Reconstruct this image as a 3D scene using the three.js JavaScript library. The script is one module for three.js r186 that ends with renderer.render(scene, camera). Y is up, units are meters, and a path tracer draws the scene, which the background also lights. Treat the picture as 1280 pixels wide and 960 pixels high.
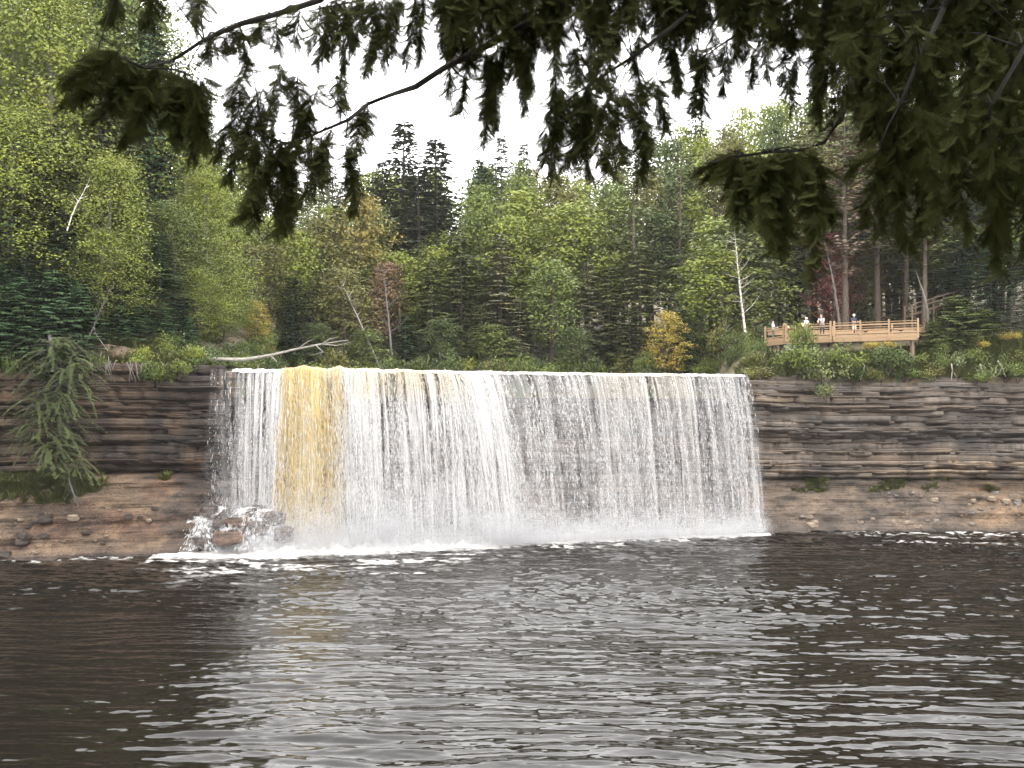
import * as THREE from 'three';
import { ImprovedNoise } from 'three/addons/math/ImprovedNoise.js';
import { MarchingCubes } from 'three/addons/objects/MarchingCubes.js';

// ---------------------------------------------------------------- camera, sky, sun, exposure
const scene = new THREE.Scene();
const EYE = 9.95, F = 1250, PITCH = Math.atan(35 / F);
const camera = new THREE.PerspectiveCamera(2 * Math.atan(480 / F) * 180 / Math.PI, 4 / 3, 0.1, 1500);
camera.position.set(0, EYE, 0);
camera.rotation.x = PITCH;
camera.focus = 70; camera.userData.fStop = 9;
const renderer = new THREE.WebGLRenderer({ antialias: true });
renderer.toneMapping = THREE.LinearToneMapping;
renderer.toneMappingExposure = 1.6;
renderer.shadowMap.enabled = true;

const perlin = new ImprovedNoise();
const noise = (x, y = 0, z = 0) => perlin.noise(x + 100.5, y + 50.3, z + 20.7);
const fbm = (x, y = 0, z = 0, o = 4) => { let s = 0, a = 1, n = 0; for (let i = 0; i < o; i++) { s += a * noise(x, y, z + i * 7.3); n += a; x *= 2.03; y *= 2.03; z *= 2.03; a *= 0.5; } return s / n; };
function rng(seed) { let a = seed * 7919 + 17; return () => { a = (a + 0x6d2b79f5) | 0; let t = Math.imul(a ^ (a >>> 15), 1 | a); t = (t + Math.imul(t ^ (t >>> 7), 61 | t)) ^ t; return ((t ^ (t >>> 14)) >>> 0) / 4294967296; }; }
const { lerp, clamp, smoothstep: sst } = THREE.MathUtils;
const sm = (a, b, x) => { const t = clamp((x - a) / (b - a), 0, 1); return t * t * (3 - 2 * t); };
const curve = (pts, x) => { if (x <= pts[0][0]) return pts[0][1]; for (let i = 1; i < pts.length; i++) if (x <= pts[i][0]) { const t = (x - pts[i - 1][0]) / (pts[i][0] - pts[i - 1][0]); return lerp(pts[i - 1][1], pts[i][1], t); } return pts[pts.length - 1][1]; };
const V = (x, y, z) => new THREE.Vector3(x, y, z);

{ // overcast sky: brighter towards the zenith, soft cloud structure
  const W = 512, H = 256, data = new Float32Array(W * H * 4);
  for (let j = 0; j < H; j++) for (let i = 0; i < W; i++) {
    const el = ((j + 0.5) / H - 0.5) * Math.PI, az = (i + 0.5) / W * Math.PI * 2, y = Math.sin(el);
    const cx = Math.cos(el) * Math.cos(az), cz = Math.cos(el) * Math.sin(az), k = 1 / (Math.max(y, 0) + 0.35);
    const c = fbm(cx * k * 1.6, y * 1.5, cz * k * 1.6, 4);
    const L = (1.7 + 0.4 * Math.max(0, y)) * (1 + 0.12 * c);
    const o = (j * W + i) * 4;
    data[o] = L * 1.0; data[o + 1] = L * 0.99; data[o + 2] = L * (0.99 + 0.03 * c); data[o + 3] = 1;
  }
  const t = new THREE.DataTexture(data, W, H, THREE.RGBAFormat, THREE.FloatType);
  t.mapping = THREE.EquirectangularReflectionMapping; t.magFilter = THREE.LinearFilter; t.needsUpdate = true;
  scene.background = t; scene.environment = t;
  scene.backgroundIntensity = 1.8; scene.environmentIntensity = 1.8;
}
const sun = new THREE.DirectionalLight(new THREE.Color(1, 0.94, 0.84), 1.1);
sun.position.set(45, 120, 10); sun.target.position.set(0, 5, -80);
sun.castShadow = true; sun.shadow.radius = 22; sun.shadow.mapSize.set(2048, 2048);
Object.assign(sun.shadow.camera, { left: -120, right: 120, top: 120, bottom: -120, near: 1, far: 400 });
scene.add(sun, sun.target);
scene.fog = new THREE.FogExp2(new THREE.Color(0.95, 0.96, 1.0), 0.00011);

// ---------------------------------------------------------------- helpers
// point at depth d (metres in front of the eye) on the line of sight through a place of the photograph
function at(px, py, d) {
  const b = (480 - py) / F, y = b * Math.cos(PITCH) + Math.sin(PITCH), z = b * Math.sin(PITCH) - Math.cos(PITCH), k = d / -z;
  return V((px - 640) / F * k, EYE + y * k, -d);
}
class Geo {
  constructor() { this.p = []; this.n = []; this.c = []; this.u = []; this.i = []; this.count = 0; }
  v(x, y, z, nx, ny, nz, r = 1, g = 1, b = 1, u = 0, w = 0) { this.p.push(x, y, z); this.n.push(nx, ny, nz); this.c.push(r, g, b); this.u.push(u, w); return this.count++; }
  tri(a, b, c) { this.i.push(a, b, c); }
  done(computeNormals = false) {
    const g = new THREE.BufferGeometry();
    g.setAttribute('position', new THREE.Float32BufferAttribute(this.p, 3));
    g.setAttribute('normal', new THREE.Float32BufferAttribute(this.n, 3));
    g.setAttribute('color', new THREE.Float32BufferAttribute(this.c, 3));
    g.setAttribute('uv', new THREE.Float32BufferAttribute(this.u, 2));
    g.setIndex(this.i);
    if (computeNormals) g.computeVertexNormals();
    return g;
  }
  // a leaf or a flat tuft of needles: a bent diamond from a along dir (unit) with half width along side (unit)
  leaf(a, dir, side, len, wid, out, col) {
    const nx = dir.y * side.z - dir.z * side.y, ny = dir.z * side.x - dir.x * side.z, nz = dir.x * side.y - dir.y * side.x;
    const s = nx * out.x + ny * out.y + nz * out.z < 0 ? -1 : 1, k = 1.6;
    let mx = nx * s + out.x * k, my = ny * s + out.y * k, mz = nz * s + out.z * k; const l = Math.hypot(mx, my, mz) || 1; mx /= l; my /= l; mz /= l;
    const h = len * 0.45, f = len * 0.1 * s, w = wid;
    const q = this.v(a.x, a.y, a.z, mx, my, mz, ...col);
    this.v(a.x + dir.x * h + side.x * w + nx * f, a.y + dir.y * h + side.y * w + ny * f, a.z + dir.z * h + side.z * w + nz * f, mx, my, mz, ...col);
    this.v(a.x + dir.x * len, a.y + dir.y * len, a.z + dir.z * len, mx, my, mz, ...col);
    this.v(a.x + dir.x * h - side.x * w + nx * f, a.y + dir.y * h - side.y * w + ny * f, a.z + dir.z * h - side.z * w + nz * f, mx, my, mz, ...col);
    if (s < 0) this.i.push(q, q + 1, q + 2, q, q + 2, q + 3); else this.i.push(q, q + 2, q + 1, q, q + 3, q + 2);
  }
  tube(pts, radii, sides = 6, col = [1, 1, 1], rough = 0, seed = 1) {
    const R = rng(seed), start = this.count, n = pts.length; let len = 0;
    const ref = V(0.31, 0.2, 0.93).normalize();
    for (let k = 0; k < n; k++) {
      const t = pts[Math.min(k + 1, n - 1)].clone().sub(pts[Math.max(k - 1, 0)]).normalize();
      const a = V().crossVectors(t, ref).normalize(), b = V().crossVectors(t, a);
      if (k) len += pts[k].distanceTo(pts[k - 1]);
      for (let s = 0; s <= sides; s++) {
        const th = s / sides * Math.PI * 2, cx = Math.cos(th), sx = Math.sin(th), r = radii[k] * (1 + (s < sides ? (R() - 0.5) * rough : 0));
        const nx = a.x * cx + b.x * sx, ny = a.y * cx + b.y * sx, nz = a.z * cx + b.z * sx;
        this.v(pts[k].x + nx * r, pts[k].y + ny * r, pts[k].z + nz * r, nx, ny, nz, ...col, s / sides * Math.max(1, Math.round(radii[0] * 6)), len);
      }
    }
    for (let k = 0; k < n - 1; k++) for (let s = 0; s < sides; s++) { const q = start + k * (sides + 1) + s; this.i.push(q, q + 1, q + sides + 1, q + 1, q + sides + 2, q + sides + 1); }
    const e = start + (n - 1) * (sides + 1); for (let s = 1; s < sides - 1; s++) this.i.push(e, e + s, e + s + 1);
    for (let s = 1; s < sides - 1; s++) this.i.push(start, start + s + 1, start + s);
  }
  box(cx, cy, cz, sx, sy, sz, ang = 0, col = [1, 1, 1]) { // box turned about y
    const c = Math.cos(ang), s = Math.sin(ang), X = sx / 2, Y = sy / 2, Z = sz / 2;
    for (const [nx, ny, nz, q] of [[1, 0, 0, [[1, -1, 1], [1, -1, -1], [1, 1, -1], [1, 1, 1]]], [-1, 0, 0, [[-1, -1, -1], [-1, -1, 1], [-1, 1, 1], [-1, 1, -1]]], [0, 1, 0, [[-1, 1, 1], [1, 1, 1], [1, 1, -1], [-1, 1, -1]]], [0, -1, 0, [[-1, -1, -1], [1, -1, -1], [1, -1, 1], [-1, -1, 1]]], [0, 0, 1, [[-1, -1, 1], [1, -1, 1], [1, 1, 1], [-1, 1, 1]]], [0, 0, -1, [[1, -1, -1], [-1, -1, -1], [-1, 1, -1], [1, 1, -1]]]]) {
      const f = this.count;
      for (const [a, b, d] of q) { const x = a * X, z = d * Z, uu = nx ? d * Z : a * X, vv = ny ? d * Z : b * Y; this.v(cx + x * c + z * s, cy + b * Y, cz - x * s + z * c, nx * c + nz * s, ny, -nx * s + nz * c, ...col, uu + 3.3, vv + 1.7); }
      this.i.push(f, f + 1, f + 2, f, f + 2, f + 3);
    }
    return this;
  }
}
const used = {};
function numbered(name) { const k = used[name] = (used[name] ?? -1) + 1; return k ? name + '_' + String(k).padStart(3, '0') : name; }
function mesh(name, geometry, material, parent) { const m = new THREE.Mesh(geometry, material); m.name = name; parent?.add(m); return m; }
function tag(o, label, category, group, kind) { o.userData = {}; if (label) o.userData.label = label; if (category) o.userData.category = category; if (group) o.userData.group = group; if (kind) o.userData.kind = kind; return o; }
function top(o) { o.name = numbered(o.name); scene.add(o); return o; }
function group(name, x = 0, y = 0, z = 0) { const g = new THREE.Group(); g.name = name; g.position.set(x, y, z); return g; }
function structure(name, geometry, material) { const m = mesh(name, geometry, material); top(m); tag(m, null, null, null, 'structure'); return m; }
function dataTex(w, h, f, srgb) {
  const d = new Uint8Array(w * h * 4);
  for (let j = 0; j < h; j++) for (let i = 0; i < w; i++) { const c = f(i / w, j / h, i, j), o = (j * w + i) * 4; d[o] = clamp(c[0], 0, 1) * 255; d[o + 1] = clamp(c[1], 0, 1) * 255; d[o + 2] = clamp(c[2], 0, 1) * 255; d[o + 3] = 255; }
  const t = new THREE.DataTexture(d, w, h); t.magFilter = THREE.LinearFilter; t.wrapS = t.wrapT = THREE.RepeatWrapping; if (srgb) t.colorSpace = THREE.SRGBColorSpace; t.needsUpdate = true; return t;
}
// noise that tiles over the unit square, fx and fy whole numbers of cells
function tileNoise(u, v, fx, fy, seed) {
  const h = (i, j) => { let a = (i * 374761393 + j * 668265263 + seed * 974711) | 0; a = Math.imul(a ^ (a >>> 13), 1274126177); return ((a ^ (a >>> 16)) >>> 0) / 4294967296; };
  const x = u * fx, y = v * fy, i = Math.floor(x), j = Math.floor(y), a = x - i, b = y - j, s = a * a * (3 - 2 * a), t = b * b * (3 - 2 * b), i0 = i % fx, i1 = (i + 1) % fx, j0 = j % fy, j1 = (j + 1) % fy;
  return lerp(lerp(h(i0, j0), h(i1, j0), s), lerp(h(i0, j1), h(i1, j1), s), t);
}
const tileFbm = (u, v, fx, fy, o, seed) => { let s = 0, a = 1, n = 0; for (let k = 0; k < o; k++) { s += a * tileNoise(u, v, fx << k, fy << k, seed + k); n += a; a *= 0.55; } return s / n; };
const lin = (r, g, b) => new THREE.Color().setRGB(r, g, b);

// ---------------------------------------------------------------- plan of the place
const LIP = 13.0, LX0 = -22.2, LX1 = 19.8;
const edgePts = [[-110, 36], [-75, 55], [-60, 62], [-45, 66.5], [-36, 69.5], [-28, 72.5], [-22.2, 74], [-10, 77.5], [5, 81.5], [19.8, 85], [26, 86.3], [36, 86.6], [46, 86], [60, 83], [80, 74], [110, 56]];
const edgeD = (x) => curve(edgePts, x);
function groundY(x, d) {
  const e = d - edgeD(x);
  const left = 13.25 + (sm(-22, -30, x) * 1.9 + sm(-30, -48, x) * 2.2) * sm(-0.5, 4.5, e) + Math.min(Math.max(e, 0), 30) * 0.13 * sm(-20, -28, x);
  const right = 12.95 + 0.42 * clamp(e, 0, 5) + sm(30, 46, x) * 1.9 * sm(-0.5, 4, e) + 0.13 * Math.max(e - 5, 0);
  const back = 13.5 + Math.max(e - 26, 0) * 0.21;
  let y = lerp(left, right, sm(-10, 14, x));
  y = lerp(y, Math.max(back, y), sm(20, 28, e) * Math.max(sm(-34, -20, x), sm(28, 60, e)));
  const river = sm(-23.6, -21.6, x) * (1 - sm(19.4, 21.5, x)) * (1 - sm(22, 27, e));
  y += 0.35 * fbm(x * 0.2, d * 0.2, 0, 3) * sm(0, 3, e);
  return lerp(y, 12.3, river);
}

// ---------------------------------------------------------------- materials of the ground and rock
const strataTex = dataTex(1024, 1024, (u, v) => { // 24 m x 12 m of bedded sandstone
  const bed = tileFbm(u, v, 3, 90, 3, 5), fine = tileFbm(u, v, 24, 220, 2, 9), blot = tileFbm(u, v, 10, 12, 4, 21), drip = tileFbm(u, v, 90, 5, 3, 33), grain = tileNoise(u, v, 512, 512, 4);
  let k = 0.52 + 0.42 * (bed - 0.5) + 0.3 * (fine - 0.5) + 0.8 * (blot - 0.5) + 0.16 * (grain - 0.5);
  k *= lerp(1, 0.62, sm(0.55, 0.72, drip) * sm(0.4, 0.6, blot));
  const warm = tileFbm(u, v, 5, 30, 3, 55) - 0.5;
  return [k * (1.0 + 0.25 * warm), k * (0.94 + 0.02 * warm), k * (0.88 - 0.25 * warm)];
}, false);
const strataBump = dataTex(1024, 1024, (u, v) => { const k = 0.45 * tileFbm(u, v, 5, 110, 3, 5) + 0.35 * tileFbm(u, v, 40, 90, 3, 19) + 0.2 * tileNoise(u, v, 256, 400, 3); return [k, k, k]; });
for (const t of [strataTex, strataBump]) t.repeat.set(1 / 24, 1 / 12);
const rockMat = new THREE.MeshStandardMaterial({ map: strataTex, bumpMap: strataBump, color: lin(0.82, 0.82, 0.82), bumpScale: 0.12, roughness: 0.82, vertexColors: true });
const wetRockMat = new THREE.MeshStandardMaterial({ map: strataTex, bumpMap: strataBump, bumpScale: 0.12, roughness: 0.4, vertexColors: true });
const soilTex = dataTex(512, 512, (u, v) => { const a = tileFbm(u, v, 6, 6, 5, 3), b = tileNoise(u, v, 200, 200, 8), c = tileFbm(u, v, 20, 20, 3, 14); const k = 0.35 + 0.5 * a + 0.25 * (b - 0.5); const g = sm(0.5, 0.62, c); return [k * lerp(0.2, 0.1, g), k * lerp(0.145, 0.13, g), k * lerp(0.09, 0.05, g)]; });
soilTex.repeat.set(1 / 5, 1 / 5);
const soilMat = new THREE.MeshStandardMaterial({ map: soilTex, bumpMap: soilTex, bumpScale: 0.1, roughness: 0.95 });

// ---------------------------------------------------------------- terrain behind the cliff edge
{
  const g = new Geo(), xs = [], rows = 70;
  for (let x = -260; x < -60; x += 10) xs.push(x); for (let x = -60; x <= 60; x += 0.8) xs.push(x); for (let x = 70; x <= 260; x += 10) xs.push(x);
  for (let j = 0; j <= rows; j++) for (const x of xs) {
    const t = j / rows, d0 = edgeD(clamp(x, -110, 110)), d = d0 + 0.4 + (420 - d0) * Math.pow(t, 2.0);
    g.v(x, groundY(x, d) - (j ? 0 : 1.2), -d, 0, 1, 0, 1, 1, 1, x, -d);
  }
  const n = xs.length;
  for (let j = 0; j < rows; j++) for (let i = 0; i < n - 1; i++) { const q = j * n + i; g.i.push(q, q + 1, q + n, q + 1, q + n + 1, q + n); }
  structure('hillside_ground', g.done(true), soilMat);
}
{ // the near bank that the photographer stands on
  const g = new Geo(), nx = 60, nz = 50;
  for (let j = 0; j <= nz; j++) for (let i = 0; i <= nx; i++) {
    const x = -45 + 90 * i / nx, d = -25 + 47 * j / nz;
    g.v(x, 8.25 - Math.max(0, d - 2) * 0.5 + Math.max(0, -d) * 0.15 + 0.25 * fbm(x * 0.4, d * 0.4), -d, 0, 1, 0, 1, 1, 1, x, d);
  }
  for (let j = 0; j < nz; j++) for (let i = 0; i < nx; i++) { const q = j * (nx + 1) + i; g.i.push(q, q + 1, q + nx + 1, q + 1, q + nx + 2, q + nx + 1); }
  structure('near_bank_ground', g.done(true), soilMat);
}

// ---------------------------------------------------------------- cliffs of bedded rock: one slab after another
// along: x from x0 to x1 on the edge line; profile(Y, x) = metres that the face stands out (+) or back (-); tint(Y, x) = colour
function cliff(name, x0, x1, yTop, yBottom, profile, tint, mat, seed, step = 0.22) {
  const root = group(name), R = rng(seed); top(root); tag(root, null, null, null, 'structure');
  let y = yTop, layer = 0;
  const cols = Math.round((x1 - x0) / step);
  while (y > yBottom + 0.05) {
    const th = layer === 0 ? 0.55 : lerp(0.1, 0.52, Math.pow(R(), 1.8)), yb = Math.max(y - th, yBottom), jut = (R() - 0.5) * 0.6, sd = seed * 31 + layer * 5.7, round = 0.008 + R() * 0.025, tone = 0.78 + R() * 0.44, warmth = R() - 0.5, blockF = 0.14 + R() * 0.4;
    const g = new Geo(), prof = [[0.02, -4.5], [0, -0.0], [-round, round * 1.0], [-(th * 0.35), 0.03], [-(th * 0.72), 0.0], [-(th - 0.02), -0.03], [-(th + 0.04), -0.12], [-(th + 0.2), -0.5], [-(th + 0.2), -4.5]];
    for (let i = 0; i <= cols; i++) {
      const x = x0 + (x1 - x0) * i / cols, ym = (y + yb) / 2;
      // broken blocks along the bed: steps where joints cross it
      const cell = x * blockF + 0.6 * noise(x * 0.7, sd), id = Math.floor(cell), jitter = (Math.abs(Math.sin(id * 127.1 + sd * 3.3) * 43758.5) % 1 - 0.5) * 0.6;
      const jn = Math.abs(cell - Math.round(cell)) < 0.06 ? -0.25 : 0;
      const out = profile(ym, x) + jut + jitter + jn + 0.8 * fbm(x * 0.22, sd, 0, 3) + 0.9 * fbm(x * 0.13, ym * 0.3, seed, 3) + 0.22 * fbm(x * 1.7, sd, 3, 3);
      const d = edgeD(x) - out, wob = 0.24 * noise(x * 0.09, seed + 9) + 0.07 * noise(x * 0.5, seed + 2);
      const c = tint(ym, x), k = tone * (1 + 0.22 * fbm(x * 0.5, sd + 4, ym)), cc = [c[0] * k * (1 + 0.1 * warmth), c[1] * k, c[2] * k * (1 - 0.12 * warmth)];
      for (const [dy, o] of prof) { const rough = o > -1 ? 0.05 * noise(x * 3.1, (y + dy) * 4, sd) : 0; g.v(x, y + dy + wob, -(d - o - rough), 0, 0, 1, ...cc, x + seed * 3.1, y + dy + o * 0.6); }
    }
    const m = prof.length;
    for (let i = 0; i < cols; i++) for (let k = 0; k < m - 1; k++) { const q = i * m + k; g.i.push(q, q + 1, q + m, q + 1, q + m + 1, q + m); }
    mesh('rock_layer', g.done(true), mat, root);
    y = yb + 0.01; layer++;
  }
  return root;
}
const stain = (x, y, f, s) => sm(0.02, 0.2, fbm(x * f, y * 0.12, s, 4));
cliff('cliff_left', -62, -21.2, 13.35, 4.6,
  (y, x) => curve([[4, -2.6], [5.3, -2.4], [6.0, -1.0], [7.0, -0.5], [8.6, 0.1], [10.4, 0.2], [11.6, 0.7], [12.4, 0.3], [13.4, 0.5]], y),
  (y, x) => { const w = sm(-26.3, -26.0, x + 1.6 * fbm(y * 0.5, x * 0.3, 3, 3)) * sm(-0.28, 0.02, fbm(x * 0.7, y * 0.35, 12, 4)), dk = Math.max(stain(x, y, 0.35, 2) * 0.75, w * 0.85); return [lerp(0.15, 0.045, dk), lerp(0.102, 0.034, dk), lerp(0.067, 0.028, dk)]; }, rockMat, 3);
cliff('cliff_behind_falls', -22.4, 20.4, 13.0, -0.4,
  (y, x) => -0.35 + curve([[0, -0.8], [2.2, -1.2], [5, -2.6], [9, -2.0], [12.2, -0.6], [13, 0.25]], y),
  (y, x) => { const s = stain(x, y, 0.5, 7) * 0.5, k = 1 - s; return [0.235 * k, 0.19 * k, 0.165 * k]; }, wetRockMat, 5, 0.3);
cliff('cliff_right', 19.4, 64, 13.05, 3.4,
  (y, x) => curve([[3.2, -1.9], [4.2, -1.7], [4.6, 0.05], [5.6, 0.25], [6.6, -0.35], [7.6, -0.9], [8.3, -0.15], [9.3, 0.2], [10.5, 0.3], [11.6, 0.5], [12.4, 0.1], [13, -0.2]], y),
  (y, x) => { const dk = stain(x, y, 0.22, 5) * 0.6; const pale = sm(0.0, 0.16, fbm(x * 0.5, y * 0.5, 9, 3)) * sm(4.2, 4.6, y) * sm(6.2, 5.4, y) * sm(34, 37, x); return [lerp(lerp(0.265, 0.11, dk), 0.4, pale), lerp(lerp(0.225, 0.095, dk), 0.33, pale), lerp(lerp(0.19, 0.085, dk), 0.24, pale)]; }, rockMat, 8);

// ---------------------------------------------------------------- sloping foot of the cliffs: worn sandstone and fallen stone
const footTex = dataTex(1024, 512, (u, v) => { const bed = tileFbm(u, v, 4, 60, 3, 15), bl = tileFbm(u, v, 12, 10, 5, 29), cr = tileFbm(u, v, 40, 26, 3, 39), gr = tileNoise(u, v, 400, 300, 2); let k = 0.55 + 0.6 * (bed - 0.5) + 1.15 * (bl - 0.5) + 0.35 * (gr - 0.5); if (Math.abs(cr - 0.5) < 0.012) k *= 0.55; return [k, k * (0.97 - 0.1 * (bl - 0.5)), k * (0.94 - 0.2 * (bl - 0.5))]; });
footTex.repeat.set(1 / 16, 1 / 8);
const footMat = new THREE.MeshStandardMaterial({ map: footTex, bumpMap: footTex, color: lin(0.82, 0.82, 0.82), bumpScale: 0.4, roughness: 0.86, vertexColors: true });
function footOut(x, t) { // (Y, metres in front of the edge line), t 0 at the cliff, 1 under water
  if (x < 0) { const w = sm(-24.5, -21.5, x); return [curve([[0, 5.6], [0.3, 4.9], [0.5, 3.5], [0.7, 2.1], [0.86, 0.7], [1, -0.8]], t) - w * 1.5 * (1 - t), curve([[0, -2.4], [0.3, 0.4], [0.5, 1.3], [0.7, 1.75], [0.86, 2.3], [1, 4.2]], t) - w * 0.4]; }
  return [curve([[0, 4.4], [0.25, 3.9], [0.5, 2.6], [0.75, 1.2], [0.9, 0.3], [1, -0.8]], t), curve([[0, -2], [0.25, -0.6], [0.5, 0.5], [0.75, 1.4], [0.9, 2.4], [1, 4]], t)];
}
function footPoint(x, t) {
  let [y, o] = footOut(x, t);
  const lump = 0.8 * fbm(x * 0.35, t * 3, 2, 4) + 0.42 * fbm(x * 1.3, t * 9, 5, 4), led = 0.28 * Math.sin(y * 5.2 + 1.5 * noise(x * 0.25, 4)) * (0.5 + noise(x * 0.4, y));
  return V(x, y + 0.15 * lump, -(edgeD(x) - o - lump * 0.8 - led));
}
function foot(name, x0, x1, tint) {
  const g = new Geo(), n = Math.round((x1 - x0) / 0.18), m = 60;
  for (let i = 0; i <= n; i++) for (let j = 0; j <= m; j++) { const x = x0 + (x1 - x0) * i / n, p = footPoint(x, j / m); g.v(p.x, p.y, p.z, 0, 1, 0, ...tint(x, p.y, j / m), x, p.y - j / m * 2); }
  for (let i = 0; i < n; i++) for (let j = 0; j < m; j++) { const q = i * (m + 1) + j; g.i.push(q, q + 1, q + m + 1, q + 1, q + m + 2, q + m + 1); }
  structure(name, g.done(true), footMat);
}
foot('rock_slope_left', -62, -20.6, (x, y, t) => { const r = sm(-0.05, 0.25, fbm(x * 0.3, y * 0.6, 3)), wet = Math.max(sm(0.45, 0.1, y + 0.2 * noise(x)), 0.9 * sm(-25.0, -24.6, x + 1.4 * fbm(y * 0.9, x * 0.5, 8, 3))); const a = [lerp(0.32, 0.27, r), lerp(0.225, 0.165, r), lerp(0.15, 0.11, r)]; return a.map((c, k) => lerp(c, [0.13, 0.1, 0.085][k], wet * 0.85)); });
foot('rock_slope_right', 19, 64, (x, y, t) => { const r = sm(-0.1, 0.2, fbm(x * 0.25, y * 0.5, 6)), o = sm(36, 41, x + noise(y) * 2), wet = sm(0.5, 0.15, y + 0.2 * noise(x)); const a = [lerp(lerp(0.28, 0.22, r), 0.36, o * 0.7), lerp(lerp(0.215, 0.175, r), 0.24, o * 0.7), lerp(lerp(0.16, 0.14, r), 0.14, o * 0.7)]; return a.map((c, k) => lerp(c, [0.14, 0.115, 0.1][k], wet * 0.8)); });

// ---------------------------------------------------------------- the pool
const WX0 = -52, WX1 = 54, WD0 = 14, WD1 = 92;
const fallBase = (x) => edgeD(x) - 3.6 + 0.5 * noise(x * 0.3, 5);
const waterHeight = (x, d) => {
  const near = sm(74, 30, d), chop = 0.55 + 0.45 * sm(0, 0.3, fbm(x * 0.05, d * 0.07, 4, 3) + 0.12);
  const calm = lerp(1, 0.45, sm(-8, -15, x) * sm(52, 46, d));
  const wx = x + 1.5 * noise(x * 0.1, d * 0.1, 3), wd = d + 0.9 * noise(x * 0.16, d * 0.2, 7);
  let h = 0.12 * noise(wx * 0.13, wd * 0.8, 1) + 0.12 * noise(wx * 0.25 + 9, wd * 1.7, 2) + 0.08 * noise(wx * 0.55, wd * 3.1, 5) + 0.036 * noise(x * 1.4, d * 5.4, 8);
  h += sm(38, 56, d) * (0.075 * noise(x * 1.2, d * 2.5, 12) + 0.055 * noise(x * 2.6, d * 4.2, 14));
  h *= lerp(1.2, 1, near) * calm * chop;
  if (x > LX0 - 3 && x < LX1 + 2) { const e = fallBase(x) - d; h += sm(9, 0, e) * 0.16 * fbm(x * 0.9, d * 0.9, 2, 3); }
  return h;
};
function foamAt(x, d) {
  let f = 0;
  const n1 = fbm(x * 0.35, d * 0.9, 11, 5), n2 = fbm(x * 1.4, d * 2.6, 13, 4);
  if (x > LX0 - 2.5 && x < LX1 + 1.2) {
    const e = fallBase(x) - d, wide = curve([[-24, 1.2], [-20, 2.6], [-16, 3.4], [-6, 2.6], [2, 1.4], [10, 1.0], [21, 0.6]], x);
    f = Math.max(f, sm(wide * 1.6, wide * 0.25, e + 2.2 * n1 + 1.2 * n2));
    f = Math.max(f, 0.8 * sm(0.1, 0.4, n1 + 0.6 * n2) * sm(wide * 6, wide, e));
  }
  // foam along the left shore, and drifting lines
  const sl = edgeD(x) - 2.6 - d; if (x < LX0 + 1) f = Math.max(f, sm(0.1, 0.5, n2 + 0.6 * n1 + 0.08) * sm(1.8, 0.2, Math.abs(sl - 1.2)) * 0.6);
  if (x > LX1) f = Math.max(f, sm(0.05, 0.32, n2 + 0.6 * n1) * sm(2.6, 0.2, Math.abs(sl - 1.2)) * sm(25, 30, x) * 0.7);
  for (const [ax, ad, bx, bd, w] of [[30, 77, 45, 74, 0.6], [28, 80.5, 40, 79.5, 0.5], [-8.5, 62, -5, 61.6, 0.35]]) {
    const t = clamp(((x - ax) * (bx - ax) + (d - ad) * (bd - ad)) / ((bx - ax) ** 2 + (bd - ad) ** 2), 0, 1), q = Math.hypot(x - ax - t * (bx - ax), (d - ad - t * (bd - ad)) * 1.4) + 0.9 * n1;
    f = Math.max(f, sm(0.1, 0.4, n2 + 0.18) * sm(w * 1.6, w * 0.3, Math.abs(q)) * 0.5);
  }
  return clamp(f, 0, 1);
}
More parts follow.
